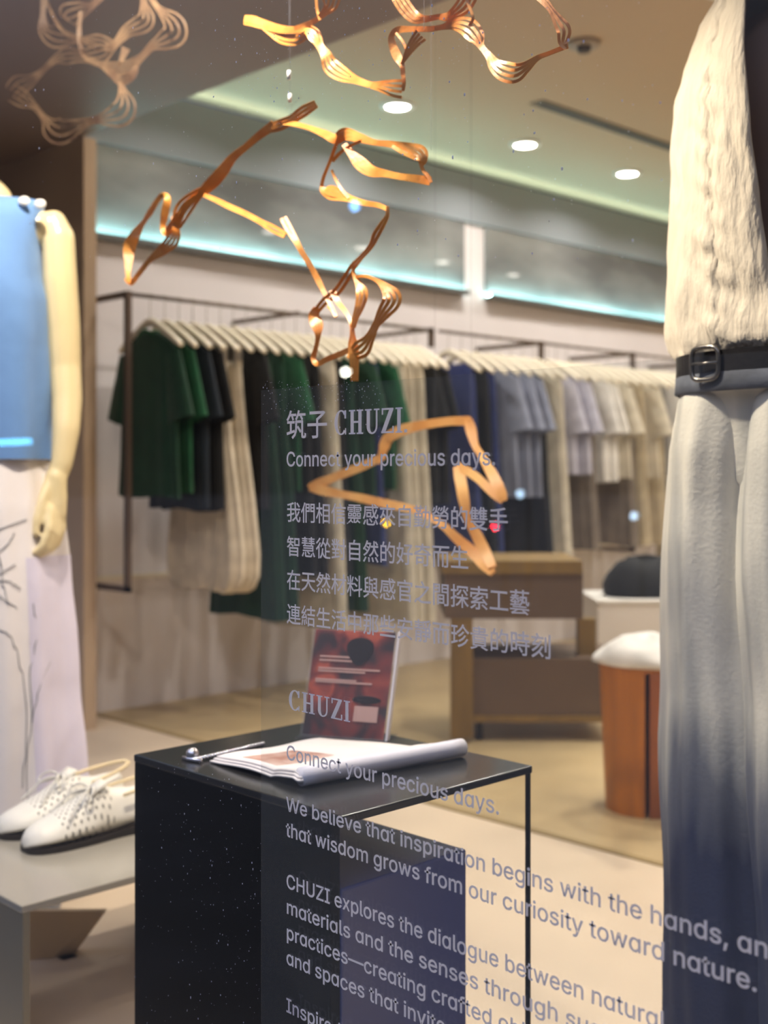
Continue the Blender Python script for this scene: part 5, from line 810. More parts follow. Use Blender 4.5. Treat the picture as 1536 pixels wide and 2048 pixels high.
# blouse: shell with a deep arm opening on the near side
rows = [(z2(-140), .080, .065, 0, B2(1650), 0), (z2(-60), .140, .085, .0, B2(1648), 0), (z2(0), .172, .105, .01, B2(1645), 0), (z2(90), .190, .126, .02, B2(1640), 0), (z2(170), .197, .146, .03, B2(1636), 0), (z2(300), .198, .150, .04, B2(1632), 0), (z2(450), .199, .151, .05, B2(1630), 0),
        (z2(600), .204, .155, .06, B2(1630), 0), (z2(660), .203, .153, .06, B2(1630), 0), (z2(690), .190, .144, .06, B2(1622), 0), (z2(706), .165, .122, .04, B2(1592), 0), (z2(716), .145, .105, .02, B2(1574), 0)]
NB = 150
def shell(name, rows, m, parent, n, folds, nz, nf, hole=None):
    rs = sorted(rows, reverse=True); full = []
    for a, b in zip(rs, rs[1:]):
        k = max(2, int(abs(a[0]-b[0])/.006))
        for j in range(k): full.append(tuple(p+(q_-p)*j/k for p, q_ in zip(a, b)))
    full.append(rs[-1]); V = []; F = []; cr, sr = math.cos(ROT), math.sin(ROT)
    for r in full:
        z, rx, ry, fo, cx, cy = r
        for i in range(n):
            a = 2*math.pi*i/n
            w = sum(wt*math.sin(c*a+ph+.8*math.sin(2.1*a+ph)+z*3.0*math.sin(c*1.3)) for c, ph, wt in folds)
            nn = noise.noise(Vector((math.cos(a)*nf*.35, math.sin(a)*nf*.35, z*nf*.42)))*nz
            nn += noise.noise(Vector((math.cos(a)*nf*.9, math.sin(a)*nf*.9, z*nf*1.3+7)))*nz*.4
            # gathers along the placket (the front is at -90 degrees)
            da = (a+math.pi/2+.29+math.pi) % (2*math.pi)-math.pi
            nn += .0018*math.exp(-(da/.16)**2)*math.sin(z*170+da*22)+.0012*math.exp(-(da/.3)**2)*math.sin(z*70+da*9)
            x, y = (rx*(1+fo*w)+nn)*math.cos(a), (ry*(1+fo*w)+nn)*math.sin(a)
            V.append((cx+x*cr-y*sr, cy+x*sr+y*cr, z))
    i0 = i1 = None; hr = [j for j in range(len(full)) if hole and hole(full[j][0])]
    def edge(j, v):
        k = (D2+v[1])/D2; return (hole(full[j][0])[0]-B2(1540)+(1540-768)*S2)*k-(1540-768)*S2
    if hr:
        front = [i for i in range(n) if V[hr[len(hr)//2]*n+i][1] < -.03]
        i0 = min(front, key=lambda i: sum(abs(V[j*n+i][0]-edge(j, V[j*n+i])) for j in hr)); i1 = i0+26
        for j in range(len(full)):
            jj = min(max(j, hr[0]), hr[-1]); dx = edge(jj, V[j*n+i0])-V[j*n+i0][0]
            fade = max(0, 1-abs(j-jj)/25)
            for q_ in range(-16, 17):
                i = (i0+q_) % n; v = V[j*n+i]; V[j*n+i] = (v[0]+dx*fade*(1-abs(q_)/17), v[1], v[2])
    for j in range(len(full)-1):
        for i in range(n):
            if hr and hr[0] <= j < hr[-1]:
                u = abs(2*(j-hr[0])/(hr[-1]-hr[0])-1)
                if i0 <= i < i0+1+24*(1-u**3)**.5: continue
            a = j*n+i; b = j*n+(i+1) % n; F.append((a, b, b+n, a+n))
    o = mesh(name, V, F, m, parent, True); sd = o.modifiers.new('thickness', 'SOLIDIFY'); sd.thickness = .0025
    return o, V, full
# arm opening: right of a line through these picture points, on the near side
edge_tab = [(z2(-40), B2(1500)), (z2(40), B2(1492)), (z2(140), B2(1489)), (z2(300), B2(1502)), (z2(430), B2(1520)), (z2(560), B2(1538)), (z2(600), B2(1552))]
def hole(z):
    if z < z2(610) or z > z2(0): return None
    x0 = lerp_table(edge_tab, z)[0]; mid = (z2(0)+z2(610))/2; half = (z2(0)-z2(610))/2
    return (x0, x0+.13*math.sqrt(max(0, 1-((z-mid)/half)**2))+.012)
blouse, BV, bfull = shell('linen_blouse', rows, M_linen, t, NB, [(7, .3, .5), (13, 1.2, .3), (19, .5, .2)], .007, 18, hole)
# placket strip with small beads of gathering
mb = MB(); pl = []
jf = [i for i, r in enumerate(bfull) if z2(715) < r[0] < z2(-30)]
ifr = int(NB*.75)-7
for j in jf: pl.append(Vector(BV[j*NB+ifr]))
nf_ = Vector((fx, fy, 0)); sd_ = Vector((-fy, fx, 0)); rings = []
for p in pl:
    c = p+nf_*.002
    rings.append([c+sd_*u*.009+nf_*w*(.0016+.0005*math.sin(p.z*260)) for u, w in ((-1, 0), (-.8, 1), (0, 1.5), (.8, 1), (1, 0))])
mb.loft(rings, False, False, closed=False).build('placket', M_linen, blouse, True)
# belt
bz0, bz1 = z2(757), z2(708); cb = B2(1574)
def ell(cx, rx, ry, a, z): 
    x, y = rx*math.cos(a), ry*math.sin(a); return (cx+x*math.cos(ROT)-y*math.sin(ROT), x*math.sin(ROT)+y*math.cos(ROT), z)
mb = MB(); N = 80
prof = [(0, bz0), (.004, bz0), (.004, bz1), (0, bz1)]
rings = [[ell(cb, .152+d, .112+d, 2*math.pi*i/N, z) for i in range(N)] for d, z in prof]
belt = mb.loft(rings+[rings[0]], False, False).build('leather_belt', M_belt, t)
fc = Vector(ell(cb, .158, .1195, -math.pi/2-.26, (bz0+bz1)/2))
mb = MB(); ring = []
for i in range(29):
    a = 2*math.pi*i/28; ring.append(fc+nf_*.003+sd_*.021*math.copysign(abs(math.cos(a))**.5, math.cos(a))+Vector((0, 0, .021*math.copysign(abs(math.sin(a))**.5, math.sin(a)))))
mb.tube(ring, .0032, 8, False); mb.tube([fc+nf_*.004+sd_*-.021, fc+nf_*.006+sd_*.021], .0022, 8); mb.build('buckle', M_buckle, belt, True)
lp = fc+sd_*.040; mb = MB()
mb.tube([lp+Vector((0, 0, -.017))+nf_*-.006, lp+Vector((0, 0, .017))+nf_*-.006], .006, 8).build('belt_loop', M_belt, belt, True)
# jeans: waist block and two wide legs
jr = [(z2(744), .150, .110, 0, cb, 0), (z2(775), .150, .110, 0, cb, 0), (z2(800), .140, .100, .01, cb, 0), (z2(860), .125, .090, .02, cb, 0), (z2(960), .10, .078, .02, cb, 0), (z2(1040), .05, .05, .02, cb, 0)]
jeans, _ = cloth('jeans_waist', jr, M_denim, t, n=90, folds=[(4, .3, .5), (9, 1.0, .4), (15, .2, .25)], rot=ROT, nz=.003)
jeans.name = 'wide_jeans'
for sg, tab in ((-1, [(750, .055, .078, .096), (800, .062, .083, .102), (900, .074, .086, .104), (1010, .082, .087, .098), (1150, .086, .089, .096), (1300, .090, .090, .094), (1500, .088, .092, .094), (1700, .080, .095, .095), (2048, .072, .099, .098), (2280, .070, .102, .100)]),
                (1, [(750, .055, .080, .098), (800, .054, .088, .106), (900, .050, .092, .110), (1010, .046, .094, .108), (1150, .047, .096, .106), (1300, .054, .098, .105), (1500, .066, .100, .106), (1750, .080, .104, .108), (2048, .100, .108, .112), (2280, .106, .110, .114)])):
    lr = [(z2(py), rx, ry, .06 if py > 800 else .02, cb+ax.x*off*sg, ax.y*off*sg) for py, off, rx, ry in tab]
    lg, LR = cloth('trouser_leg', lr, M_denim, jeans, n=96, folds=[(3, 1.0+sg, .35), (7, .6*sg, .45), (12, 1.9, .3)], nz=.006, nf=9, rot=ROT)
# waistband seam, fly and pocket edges
mb = MB(); rings = [[ell(cb, .1535+d, .1135+d, 2*math.pi*i/N, z) for i in range(N)] for d, z in ((0, z2(748)), (.003, z2(750)), (.0045, z2(784)), (.001, z2(787)))]
mb.loft(rings, False, False).build('waistband', M_denim_mid, jeans, True)

# ------------------------------------------------------------------ hanging split bamboo
M_bam = mat('orange_bamboo', (244, 176, 88), .42, rgb2=(212, 130, 58), noise_scale=16, stretch=(1, 1, 1), bump=.1, bump_scale=90)
M_bam_pale = mat('grey_tan_bamboo', (206, 172, 136), .5, rgb2=(140, 110, 90), noise_scale=14, bump=.1, bump_scale=90)
M_cane = mat('honey_bamboo', (238, 184, 112), .45, rgb2=(214, 148, 78), noise_scale=12)
M_thread = clear_mat('nylon_thread', (.9, .9, .92, 1), 1.0, veil=.15)
def sculpture(label, Y, strips, m, thread_at, cat='hanging sculpture', wob=.03, kmax=4, thick=.0009, sliver=.0044, seed=1):
    random.seed(seed)
    allp = [at(p[0], p[1], 'y', Y) for st in strips for p in st]
    c = sum(allp, Vector())/len(allp)
    t = thing('bamboo_sculpture', label, 'hanging sculpture', (c.x, c.y, c.z), group='split bamboo hung in the window')
    for st in strips:
        pts = [p if len(p) > 3 else (p[0], p[1], p[2], 0.0) for p in st]
        sm = spline(pts, 7); W3 = []
        for px, py, w, dv in sm:
            y = Y+dv+wob*noise.noise(Vector((px*.006, py*.006, seed*3.1)))
            p = at(px, py, 'y', y); D = (p-CAM).dot(FW); W3.append((p, max(w*1.12, 5)*D/FPX))
        wmax = max(w for p, w in W3); k = max(1, min(kmax, round(wmax/.0050)))
        mb = MB()
        for j in range(k):
            f = 0 if k == 1 else (j/(k-1)-.5)
            rings = []
            for i, (p, w) in enumerate(W3):
                a = W3[min(i+1, len(W3)-1)][0]-W3[max(i-1, 0)][0]; a = a.normalized() if a.length > 1e-9 else Vector((1, 0, 0))
                view = (p-CAM).normalized(); sd = a.cross(view)
                sd = sd.normalized() if sd.length > 1e-6 else RT
                nrm = sd.cross(a).normalized()
                sw = min(w/k*.98, sliver*1.9); sp = w-sw
                open_ = max(0, w-k*sliver*1.2)
                cc = p+sd*(f*sp)+nrm*(open_*.7*(f*f-.12)*(1 if seed % 2 else -1)+.0004*j)
                h = sw/2
                rings.append([cc+sd*h+nrm*thick*.4, cc+sd*h*.88+nrm*thick, cc-sd*h*.88+nrm*thick, cc-sd*h+nrm*thick*.4, cc-sd*h-nrm*thick*.6, cc+sd*h-nrm*thick*.6])
            mb.loft(rings)
        o = mb.build('bamboo_strip', m, t, False, True)
    for px, py, py1, bead in thread_at:
        a = at(px, py, 'y', Y); top = Vector((a.x, a.y, Z_SOFFIT))
        th = MB().tube([a, top], .00035, 6).build('nylon_thread', M_thread, t, False, True)
        if bead:
            b = at(px, bead, 'y', Y); mb = MB(); mb.tube([(b.x, b.y, b.z-.006), (b.x, b.y, b.z+.006)], .0026, 8)
            V = [v-t.location for v in mb.V]; mesh('crimp_bead', V, mb.F, M_btn, th, True)
    return t
big = [
 [(632, 208, 14), (608, 222, 20), (585, 238, 17), (560, 250, 20), (535, 258, 16)],
 [(548, 250, 18), (520, 270, 14), (490, 295, 12), (465, 316, 15), (447, 340, 20), (425, 365, 22), (398, 390, 14)],
 [(412, 375, 10), (385, 398, 24), (366, 420, 30), (352, 450, 20), (335, 462, 8)],
 [(400, 388, 8), (375, 410, 12), (352, 440, 14), (334, 464, 14), (326, 455, 10), (330, 425, 14), (335, 398, 12), (326, 390, 9), (314, 402, 9), (300, 425, 10), (286, 446, 8), (270, 470, 18), (259, 495, 22), (257, 525, 14), (256, 550, 8), (261, 565, 8)],
 [(252, 556, 8), (262, 566, 9), (276, 550, 9), (300, 520, 10), (325, 500, 20), (345, 480, 24), (352, 455, 14), (346, 432, 8)],
 [(408, 390, 7), (432, 400, 9), (458, 413, 10), (490, 427, 10), (520, 443, 10), (545, 457, 14), (570, 470, 12)],
 [(566, 435, 13), (578, 458, 14), (592, 482, 11), (606, 508, 10), (620, 530, 10), (634, 556, 11), (645, 578, 9), (660, 608, 7), (673, 633, 5)],
 [(560, 243, 10), (590, 248, 9), (620, 256, 9), (650, 268, 14), (672, 278, 18), (690, 268, 22), (720, 276, 16), (750, 285, 10), (780, 288, 12), (815, 294, 16), (838, 306, 30), (845, 320, 18), (842, 330, 8)],
 [(785, 292, 6), (800, 302, 8), (820, 312, 9), (840, 320, 8)],
 [(840, 322, 9), (846, 340, 9), (856, 352, 9), (862, 365, 8)],
 [(688, 288, 10), (702, 306, 14), (720, 326, 24), (742, 342, 20), (770, 347, 13), (800, 353, 12), (830, 357, 14), (860, 362, 16)],
 [(680, 270, 7), (672, 290, 6), (664, 312, 6), (655, 335, 6), (647, 355, 6), (643, 372, 7)],
 [(722, 282, 5), (700, 292, 5), (680, 306, 6), (665, 322, 7)],
 [(643, 370, 5), (648, 380, 16), (662, 385, 26), (684, 392, 18), (702, 398, 12), (730, 406, 10), (755, 410, 9), (775, 418, 8)],
 [(663, 340, 4), (672, 360, 5), (684, 380, 6), (698, 396, 6)],
 [(775, 412, 5), (774, 432, 8), (764, 450, 12), (752, 470, 14), (742, 492, 10), (722, 515, 9), (705, 535, 13), (690, 560, 15), (672, 585, 15), (650, 602, 14), (633, 622, 12)],
 [(634, 616, 12), (628, 632, 20), (634, 650, 22), (636, 672, 10), (632, 695, 8), (627, 715, 10), (634, 728, 9), (655, 718, 10), (680, 708, 10), (702, 698, 10)],
 [(704, 528, 6), (708, 548, 7), (716, 566, 12), (724, 585, 22), (720, 610, 18), (711, 635, 12), (706, 655, 10)],
 [(664, 580, 12), (676, 604, 10), (690, 622, 8), (700, 640, 7), (705, 660, 7)],
 [(656, 612, 8), (664, 620, 7), (672, 634, 6)],
 [(704, 648, 8), (705, 670, 10), (706, 690, 18), (708, 712, 18), (709, 735, 16), (709, 762, 14)],
 [(705, 555, 5), (730, 552, 6), (752, 560, 7), (768, 572, 16), (782, 590, 34), (782, 605, 34), (768, 625, 26), (752, 650, 14), (738, 678, 20), (722, 698, 34), (704, 708, 22), (696, 706, 12)],
]
sculpture('large orange split bamboo animal form with a long snout, hanging mid-window', .35, big, M_bam, [(580, 236, 0, 196), (862, 300, 0, 0)], seed=1, sliver=.0025)
upper = [
 [(488, 40, 16), (505, 42, 18), (530, 50, 16), (560, 58, 14), (585, 60, 12), (612, 58, 16), (628, 70, 24), (640, 92, 14), (652, 110, 20), (662, 132, 30), (684, 148, 26), (712, 160, 14), (742, 170, 12), (766, 173, 22), (784, 176, 30), (804, 178, 34)],
 [(524, 52, 8), (545, 66, 14), (566, 78, 18), (592, 80, 18), (612, 70, 14)],
 [(588, 58, 9), (612, 50, 10), (632, 40, 9), (650, 24, 14), (660, 10, 28), (664, -12, 36)],
 [(640, 40, 5), (634, 18, 5), (632, -8, 5)],
]
sculpture('orange bamboo piece of knotted strips at the top, left of the looped one', .32, upper, M_bam, [(578, 60, 0, 150)], seed=3, sliver=.0019)
loops = [
 [(806, 182, 5), (808, 165, 7), (806, 148, 8), (804, 130, 10), (794, 112, 16), (785, 90, 14), (783, 72, 10), (796, 60, 12), (825, 58, 10), (860, 58, 10), (885, 54, 10), (910, 48, 22), (935, 54, 34), (952, 72, 30), (962, 92, 12), (978, 112, 14), (990, 130, 26), (1008, 142, 36), (1030, 146, 34), (1052, 134, 20), (1075, 116, 10), (1100, 106, 8), (1135, 92, 9)],
 [(804, 128, 5), (814, 108, 12), (828, 86, 20), (842, 70, 26)],
 [(803, 128, 4), (812, 104, 4), (806, 84, 4), (792, 66, 4)],
 [(792, -14, 24), (808, 12, 26), (828, 34, 22), (850, 38, 12), (876, 34, 10), (900, 32, 18), (926, 12, 30), (940, -14, 34)],
 [(938, 52, 8), (946, 36, 10), (938, 12, 8), (930, -10, 8)],
 [(1068, -16, 16), (1090, 4, 14), (1104, 22, 12), (1118, 44, 22), (1128, 62, 26), (1126, 84, 18), (1132, 98, 6)],
]
sculpture('orange bamboo loop of fanned strips at the top centre near the downlights', .30, loops, M_bam, [(848, 58, 0, 0)], seed=5, sliver=.0019)
pale = [
 [(24, 186, 30), (40, 170, 36), (62, 160, 20), (85, 142, 10), (110, 120, 14), (135, 112, 30), (162, 112, 22), (200, 108, 34), (228, 90, 14), (255, 62, 22), (290, 42, 34), (288, 10, 14), (284, -12, 8)],
 [(26, 186, 34), (48, 200, 30), (70, 214, 12), (90, 238, 14), (108, 258, 44), (128, 262, 44), (160, 250, 22), (190, 240, 14), (215, 236, 28), (240, 228, 44), (250, 210, 40), (246, 185, 18), (240, 164, 8)],
 [(90, -10, 14), (86, 30, 10), (90, 60, 24), (112, 74, 40), (140, 78, 22), (165, 80, 12), (196, 84, 28), (225, 92, 20)],
 [(95, 6, 5), (110, 40, 6), (130, 66, 6), (150, 76, 6)],
 [(206, -12, 14), (185, 10, 12), (160, 20, 30), (138, 30, 40), (130, 38, 14)],
 [(162, 22, 7), (158, 60, 8), (162, 95, 8), (172, 116, 9), (200, 128, 12), (235, 136, 22), (262, 130, 20), (285, 112, 12), (305, 92, 16), (330, 80, 34), (350, 66, 44), (345, 44, 36), (318, 18, 12), (296, -12, 10)],
 [(205, 132, 9), (225, 148, 14), (242, 160, 18), (262, 152, 16), (274, 132, 8)],
 [(238, 132, 5), (246, 112, 10), (252, 96, 16)],
]
sculpture('pale tan bamboo of two rounded loops hanging against the dark soffit, at the top left', .62, pale, M_bam_pale, [(165, 80, 0, 0)], seed=8, sliver=.0024, kmax=4)
star = [
 [(940, 842, 18), (905, 842, 16), (870, 846, 16), (835, 852, 18), (800, 862, 22), (775, 878, 26), (765, 905, 14), (755, 926, 10)],
 [(768, 912, 12), (730, 930, 16), (695, 944, 16), (660, 958, 16), (630, 972, 20), (622, 978, 16)],
 [(622, 974, 16), (650, 982, 18), (690, 990, 14), (730, 998, 16), (775, 1008, 16), (815, 1016, 14), (850, 1028, 12), (885, 1050, 14), (915, 1078, 18), (945, 1104, 22), (965, 1125, 22), (985, 1146, 14)],
 [(936, 838, 14), (942, 860, 20), (950, 890, 14), (965, 915, 14), (985, 950, 20), (1002, 985, 20), (1008, 1002, 12)],
 [(916, 934, 18), (922, 965, 22), (928, 1000, 20), (936, 1040, 14), (952, 1068, 20), (968, 1100, 22), (985, 1135, 16)],
 [(914, 932, 16), (938, 944, 16), (960, 960, 16), (985, 985, 16), (1005, 1002, 12)],
]
sculpture('angular star-shaped bamboo stick figure hanging low, seen through the lettering film', 1.0, star, M_cane, [(870, 846, 0, 0), (942, 850, 0, 0)], kmax=1, sliver=.012, thick=.004, seed=7, wob=.05)

# ------------------------------------------------------------------ wall rails with hanging clothes
XR, ZR = -3.62, 1.515
def frame_bar(mb, y, z0, z1, w=.010):
    mb.box(XR-w, XR+w, y-w, y+w, z0, z1); mb.box(X_WALL, XR-w, y-w, y+w, z1-2*w, z1)
def rack(name_label, ys, yr0, yr1, low):
    t = thing('clothes_rail', name_label, 'clothes rail', (X_WALL, (yr0+yr1)/2, .48), group='bronze clothes rails on the left wall')
    for i, y in enumerate(ys):
        mb = MB()
        if i == 0 and low: frame_bar(mb, y, .487, 1.525); mb.box(X_WALL, XR+.01, y-.010, y+.010, .487, .507)
        elif low: mb.box(X_WALL, XR+.01, y-.008, y+.008, 1.509, 1.525); 
        else: frame_bar(mb, y, .487, 1.525); mb.box(X_WALL, XR+.01, y-.010, y+.010, .487, .507)
        if i == len(ys)-1 and low: mb.box(XR-.010, XR+.010, y-.010, y+.010, 1.44, 1.525)
        mb.build('frame', M_bronze, t, world=True)
    MB().tube([(XR, yr0, ZR), (XR, yr1, ZR)], .007, 10).build('rail', M_bronze, t, True, True)
    MB().box(X_WALL, X_WALL+.02, yr0+.05, yr1, .495, .512).build('lower_rail', M_rail_pale, t, world=True)
M_rail_pale = mat('cream_metal', (226, 218, 202), .5)
rack('bronze wall rail nearest the pier, hung with green, black and ivory clothes', (1.53, 2.29, 3.05), 1.53, 3.06, True)
rack('bronze wall rail farther back, hung with pale blue, white and beige clothes', (3.81, 4.57, 5.33, 6.09), 3.10, 6.1, False)

M_hanger = mat('cream_wood_hanger', (232, 222, 200), .45); M_hook = mat('steel_hook', (176, 172, 164), .3, metal=.8)
def make_hanger(label):
    t = thing('clothes_hanger', label, 'clothes hanger')
    pts = [(0, 0, -.088)]+[(0, 0, -.05), (0, 0, -.014)]+[(.0, .012*math.sin(a), -.0020-.012*math.cos(a)) for a in [R(v) for v in (40, 90, 140, 180, 220, 250)]]
    MB().tube(pts, .0016, 6).build('hook', M_hook, t, True)
    rings = []
    for x, z, h, w in spline([(-.185, -.180, .016, .012), (-.17, -.170, .024, .013), (-.11, -.135, .030, .012), (-.04, -.100, .032, .011), (0, -.090, .032, .011), (.04, -.100, .032, .011), (.11, -.135, .030, .012), (.17, -.170, .024, .013), (.185, -.180, .016, .012)], 3):
        rings.append([(x, w*math.cos(a), z+h*.5*math.sin(a)) for a in [2*math.pi*i/10 for i in range(10)]])
    MB().loft(rings).build('shoulder_bar', M_hanger, t, True)
    return t
def garment_loft(mb, rows, n=40, amp=.006, k=3.0, seed=0, cap0=False, pow_=.8):
    full = []
    for a, b in zip(rows, rows[1:]):
        m_ = max(2, int(abs(a[0]-b[0])/.02))
        for j in range(m_): full.append(tuple(p+(q_-p)*j/m_ for p, q_ in zip(a, b)))
    full.append(rows[-1]); rings = []
    top, bot = rows[0][0], rows[-1][0]
    for z, cx, hw, th in full:
        s = (top-z)/(top-bot); ring = []
        for i in range(n):
            a = 2*math.pi*i/n; c, sn = math.cos(a), math.sin(a)
            u = math.copysign(abs(c)**pow_, c)
            y = th*math.copysign(abs(sn)**.8, sn)+amp*s*(math.sin(k*6*u+seed+2*z)+.5*math.sin(k*11*u+seed*2.3))
            x = hw*u*(1+.02*s*math.sin(5*z+seed))
            ring.append((cx+x, y, z+.006*s*math.sin(4*u+seed)))
        rings.append(ring)
    mb.loft(rings, True, False); return mb
def make_shirt(m, mc, label, hem=-.70, hw=.19, sleeve=.29, seed=0, name='short_sleeved_shirt', cat='shirt', neck=True):
    t = thing(name, label, cat)
    rows = [(-.128, 0, .05, .018), (-.142, 0, .085, .019), (-.165, 0, .13, .019), (-.195, 0, .165, .019), (-.24, 0, hw*.92, .020), (-.36, 0, hw*.92, .020), ((hem-.36)/2, 0, hw*.95, .020), (hem, 0, hw, .020)]
    garment_loft(MB(), rows, seed=seed).build('body', m, t, True)
    for sg in (-1, 1):
        rings = []; n = 18
        a, b = Vector((sg*.135, 0, -.205)), Vector((sg*(.135+sleeve*.20), 0, -.205-sleeve*.80))
        d = (b-a).normalized(); w = Vector((d.z, 0, -d.x))
        for j in range(8):
            s = j/7; c = a+(b-a)*s; hwid = .050+.018*s; th = .016+.005*s
            rings.append([c+w*hwid*math.cos(2*math.pi*i/n)+Vector((0, th*math.sin(2*math.pi*i/n)+.003*s*math.sin(4*math.cos(2*math.pi*i/n)*3+seed), 0)) for i in range(n)])
        MB().loft(rings, False, False).build('sleeve', m, t, True)
    if neck:
        mb = MB(); ring = [(.062*math.cos(a), .020*math.sin(a), -.135-.014*math.cos(2*a)) for a in [2*math.pi*i/24 for i in range(25)]]
        mb.tube(ring, .007, 6, False); mb.build('collar', mc, t, True)
    return t
def make_dress(m, label, hem=-1.15, top=.10, hw=.20, seed=0, name='long_dress', cat='dress', waist=None):
    t = thing(name, label, cat)
    rows = [(-.145, 0, .10, .016), (-.17, 0, top+.03, .018), (-.24, 0, top+.04, .020), (-.42, 0, (waist or top+.05), .020), (-.7, 0, hw*.88, .020), (hem, 0, hw, .021)]
    garment_loft(MB(), rows, amp=.007, k=3.4, seed=seed).build('body', m, t, True)
    for sg in (-1, 1):
        MB().tube([(sg*.085, .012, -.17), (sg*.075, 0, -.118), (sg*.085, -.012, -.17)], .006, 6).build('shoulder_strap', m, t, True)
    return t
def make_skirt(m, label, seed=0):
    t = thing('bubble_skirt', label, 'skirt')
    rows = [(-.215, 0, .125, .022), (-.25, 0, .126, .022), (-.32, 0, .132, .024), (-.50, 0, .155, .026), (-.72, 0, .195, .028), (-.90, 0, .218, .030), (-.98, 0, .212, .030), (-1.025, 0, .185, .026), (-1.04, 0, .15, .02)]
    garment_loft(MB(), rows, amp=.012, k=3.6, seed=seed, n=56).build('body', m, t, True)
    MB().loft([[(.127*math.cos(a), .024*math.sin(a), z) for a in [2*math.pi*i/30 for i in range(30)]] for z in (-.212, -.245)], False, False).build('waistband', m, t, True)
    for sg in (-1, 1): MB().box(sg*.10-.014, sg*.10+.014, -.016, .016, -.235, -.150).build('clip', M_hook, t)
    return t
def cl(name, rgb, **k): return mat(name, rgb, .9, noise_amt=.12, noise_scale=14, bump=.25, bump_scale=30, sheen=.1, **k)
M_g1 = cl('dark_green_cloth', (18, 62, 42)); M_g2 = cl('leaf_green_cloth', (22, 88, 54)); M_nv = cl('ink_blue_cloth', (22, 34, 46)); M_bk = cl('black_cloth', (14, 15, 16))
M_iv = cl('ivory_cloth', (224, 212, 190)); M_cr = cl('cream_cloth', (220, 210, 190)); M_bg = cl('blue_grey_cloth', (150, 156, 178)); M_lv = cl('pale_lavender_shirt_cloth', (200, 198, 214)); M_wh = cl('white_cloth', (236, 232, 226))
M_gb = cl('grey_brown_cloth', (128, 116, 104)); M_be = cl('beige_cloth', (206, 190, 160)); M_lg = cl('light_grey_cloth', (164, 162, 160)); M_royal = cl('deep_blue_cloth', (44, 56, 110))

first_hanger = []
def hang(y, label):
    if not first_hanger: first_hanger.append(make_hanger(label)); h = first_hanger[0]; h.location = (XR, y, ZR)
    else: h = copy_thing(first_hanger[0], (XR, y, ZR), label=label)
    return h
protos = {}
def wear(kind, y, label, group, jitter=0):
    if kind not in protos:
        o = KIND[kind](label); protos[kind] = o; o.location = (XR+jitter, y, ZR); o['group'] = group
    else: o = copy_thing(protos[kind], (XR+jitter, y, ZR), label=label, group=group)
    return o
KIND = {
 'green_shirt': lambda l: make_shirt(M_g1, M_g2, l, seed=.4, hem=-.70), 'leaf_shirt': lambda l: make_shirt(M_g2, M_g1, l, seed=1.4, hem=-.68),
 'navy_shirt': lambda l: make_shirt(M_nv, M_nv, l, seed=2.2, hem=-.74), 'black_shirt': lambda l: make_shirt(M_bk, M_bk, l, seed=3.1, hem=-.75), 'ivory_skirt': lambda l: make_skirt(M_iv, l, 1.0),
 'green_dress': lambda l: make_dress(M_g1, l, -1.15, hw=.22, seed=2.0), 'black_dress': lambda l: make_dress(M_bk, l, -1.0, hw=.19, seed=.7), 'cream_dress': lambda l: make_dress(M_cr, l, -1.22, hw=.23, seed=1.2, top=.13),
 'navy_dress': lambda l: make_dress(M_royal, l, -.98, hw=.19, seed=.3), 'bluegrey_shirt': lambda l: make_shirt(M_bg, M_lg, l, seed=.9, hem=-.72), 'lavender_shirt': lambda l: make_shirt(M_lv, M_gb, l, seed=1.9, hem=-.62, hw=.20),
 'white_tee': lambda l: make_shirt(M_wh, M_wh, l, seed=2.9, hem=-.66), 'greybrown_dress': lambda l: make_dress(M_gb, l, -.98, hw=.18, seed=1.7), 'beige_dress': lambda l: make_dress(M_be, l, -.98, hw=.19, seed=2.5),
 'grey_dress': lambda l: make_dress(M_lg, l, -.95, hw=.18, seed=3.3), 'cream_shirt': lambda l: make_shirt(M_cr, M_be, l, seed=.2, hem=-.64)}
ORD = ['first', 'second', 'third', 'fourth', 'fifth', 'sixth', 'seventh', 'eighth', 'ninth', 'tenth', 'eleventh', 'twelfth', 'thirteenth', 'fourteenth', 'fifteenth', 'sixteenth', 'seventeenth', 'eighteenth', 'nineteenth', 'twentieth',
       'twenty-first', 'twenty-second', 'twenty-third', 'twenty-fourth', 'twenty-fifth', 'twenty-sixth', 'twenty-seventh', 'twenty-eighth', 'twenty-ninth', 'thirtieth']
DESC = {'green_shirt': 'dark green short-sleeved shirt', 'leaf_shirt': 'leaf green short-sleeved shirt', 'navy_shirt': 'ink blue short-sleeved shirt', 'black_shirt': 'black short-sleeved shirt', 'ivory_skirt': 'ivory bubble skirt',
        'green_dress': 'long dark green dress', 'black_dress': 'long black dress', 'cream_dress': 'long cream dress', 'navy_dress': 'deep blue long dress', 'bluegrey_shirt': 'blue-grey short-sleeved shirt', 'lavender_shirt': 'pale lavender short-sleeved shirt',
        'white_tee': 'white short-sleeved top', 'greybrown_dress': 'long grey-brown dress', 'beige_dress': 'long beige dress', 'grey_dress': 'long light grey dress', 'cream_shirt': 'cream short-sleeved shirt'}
row1 = ['green_shirt', 'leaf_shirt', 'navy_shirt', 'black_shirt', 'ivory_skirt', 'ivory_skirt', 'black_shirt', 'green_dress', 'green_dress', 'leaf_shirt', 'black_dress', 'black_dress', 'cream_dress', 'black_dress', 'green_dress', 'green_shirt', 'navy_dress', 'leaf_shirt', 'cream_dress', 'cream_dress', 'cream_dress', 'black_shirt', 'black_shirt']
random.seed(4)
for i, k in enumerate(row1):
    y = 1.62+.0605*i; hang(y, 'cream wooden hanger, %s from the pier on the near rail' % ORD[i])
    wear(k, y, '%s, %s garment from the pier on the near rail' % (DESC[k], ORD[i]), 'clothes on the near rail', random.uniform(-.012, .012))
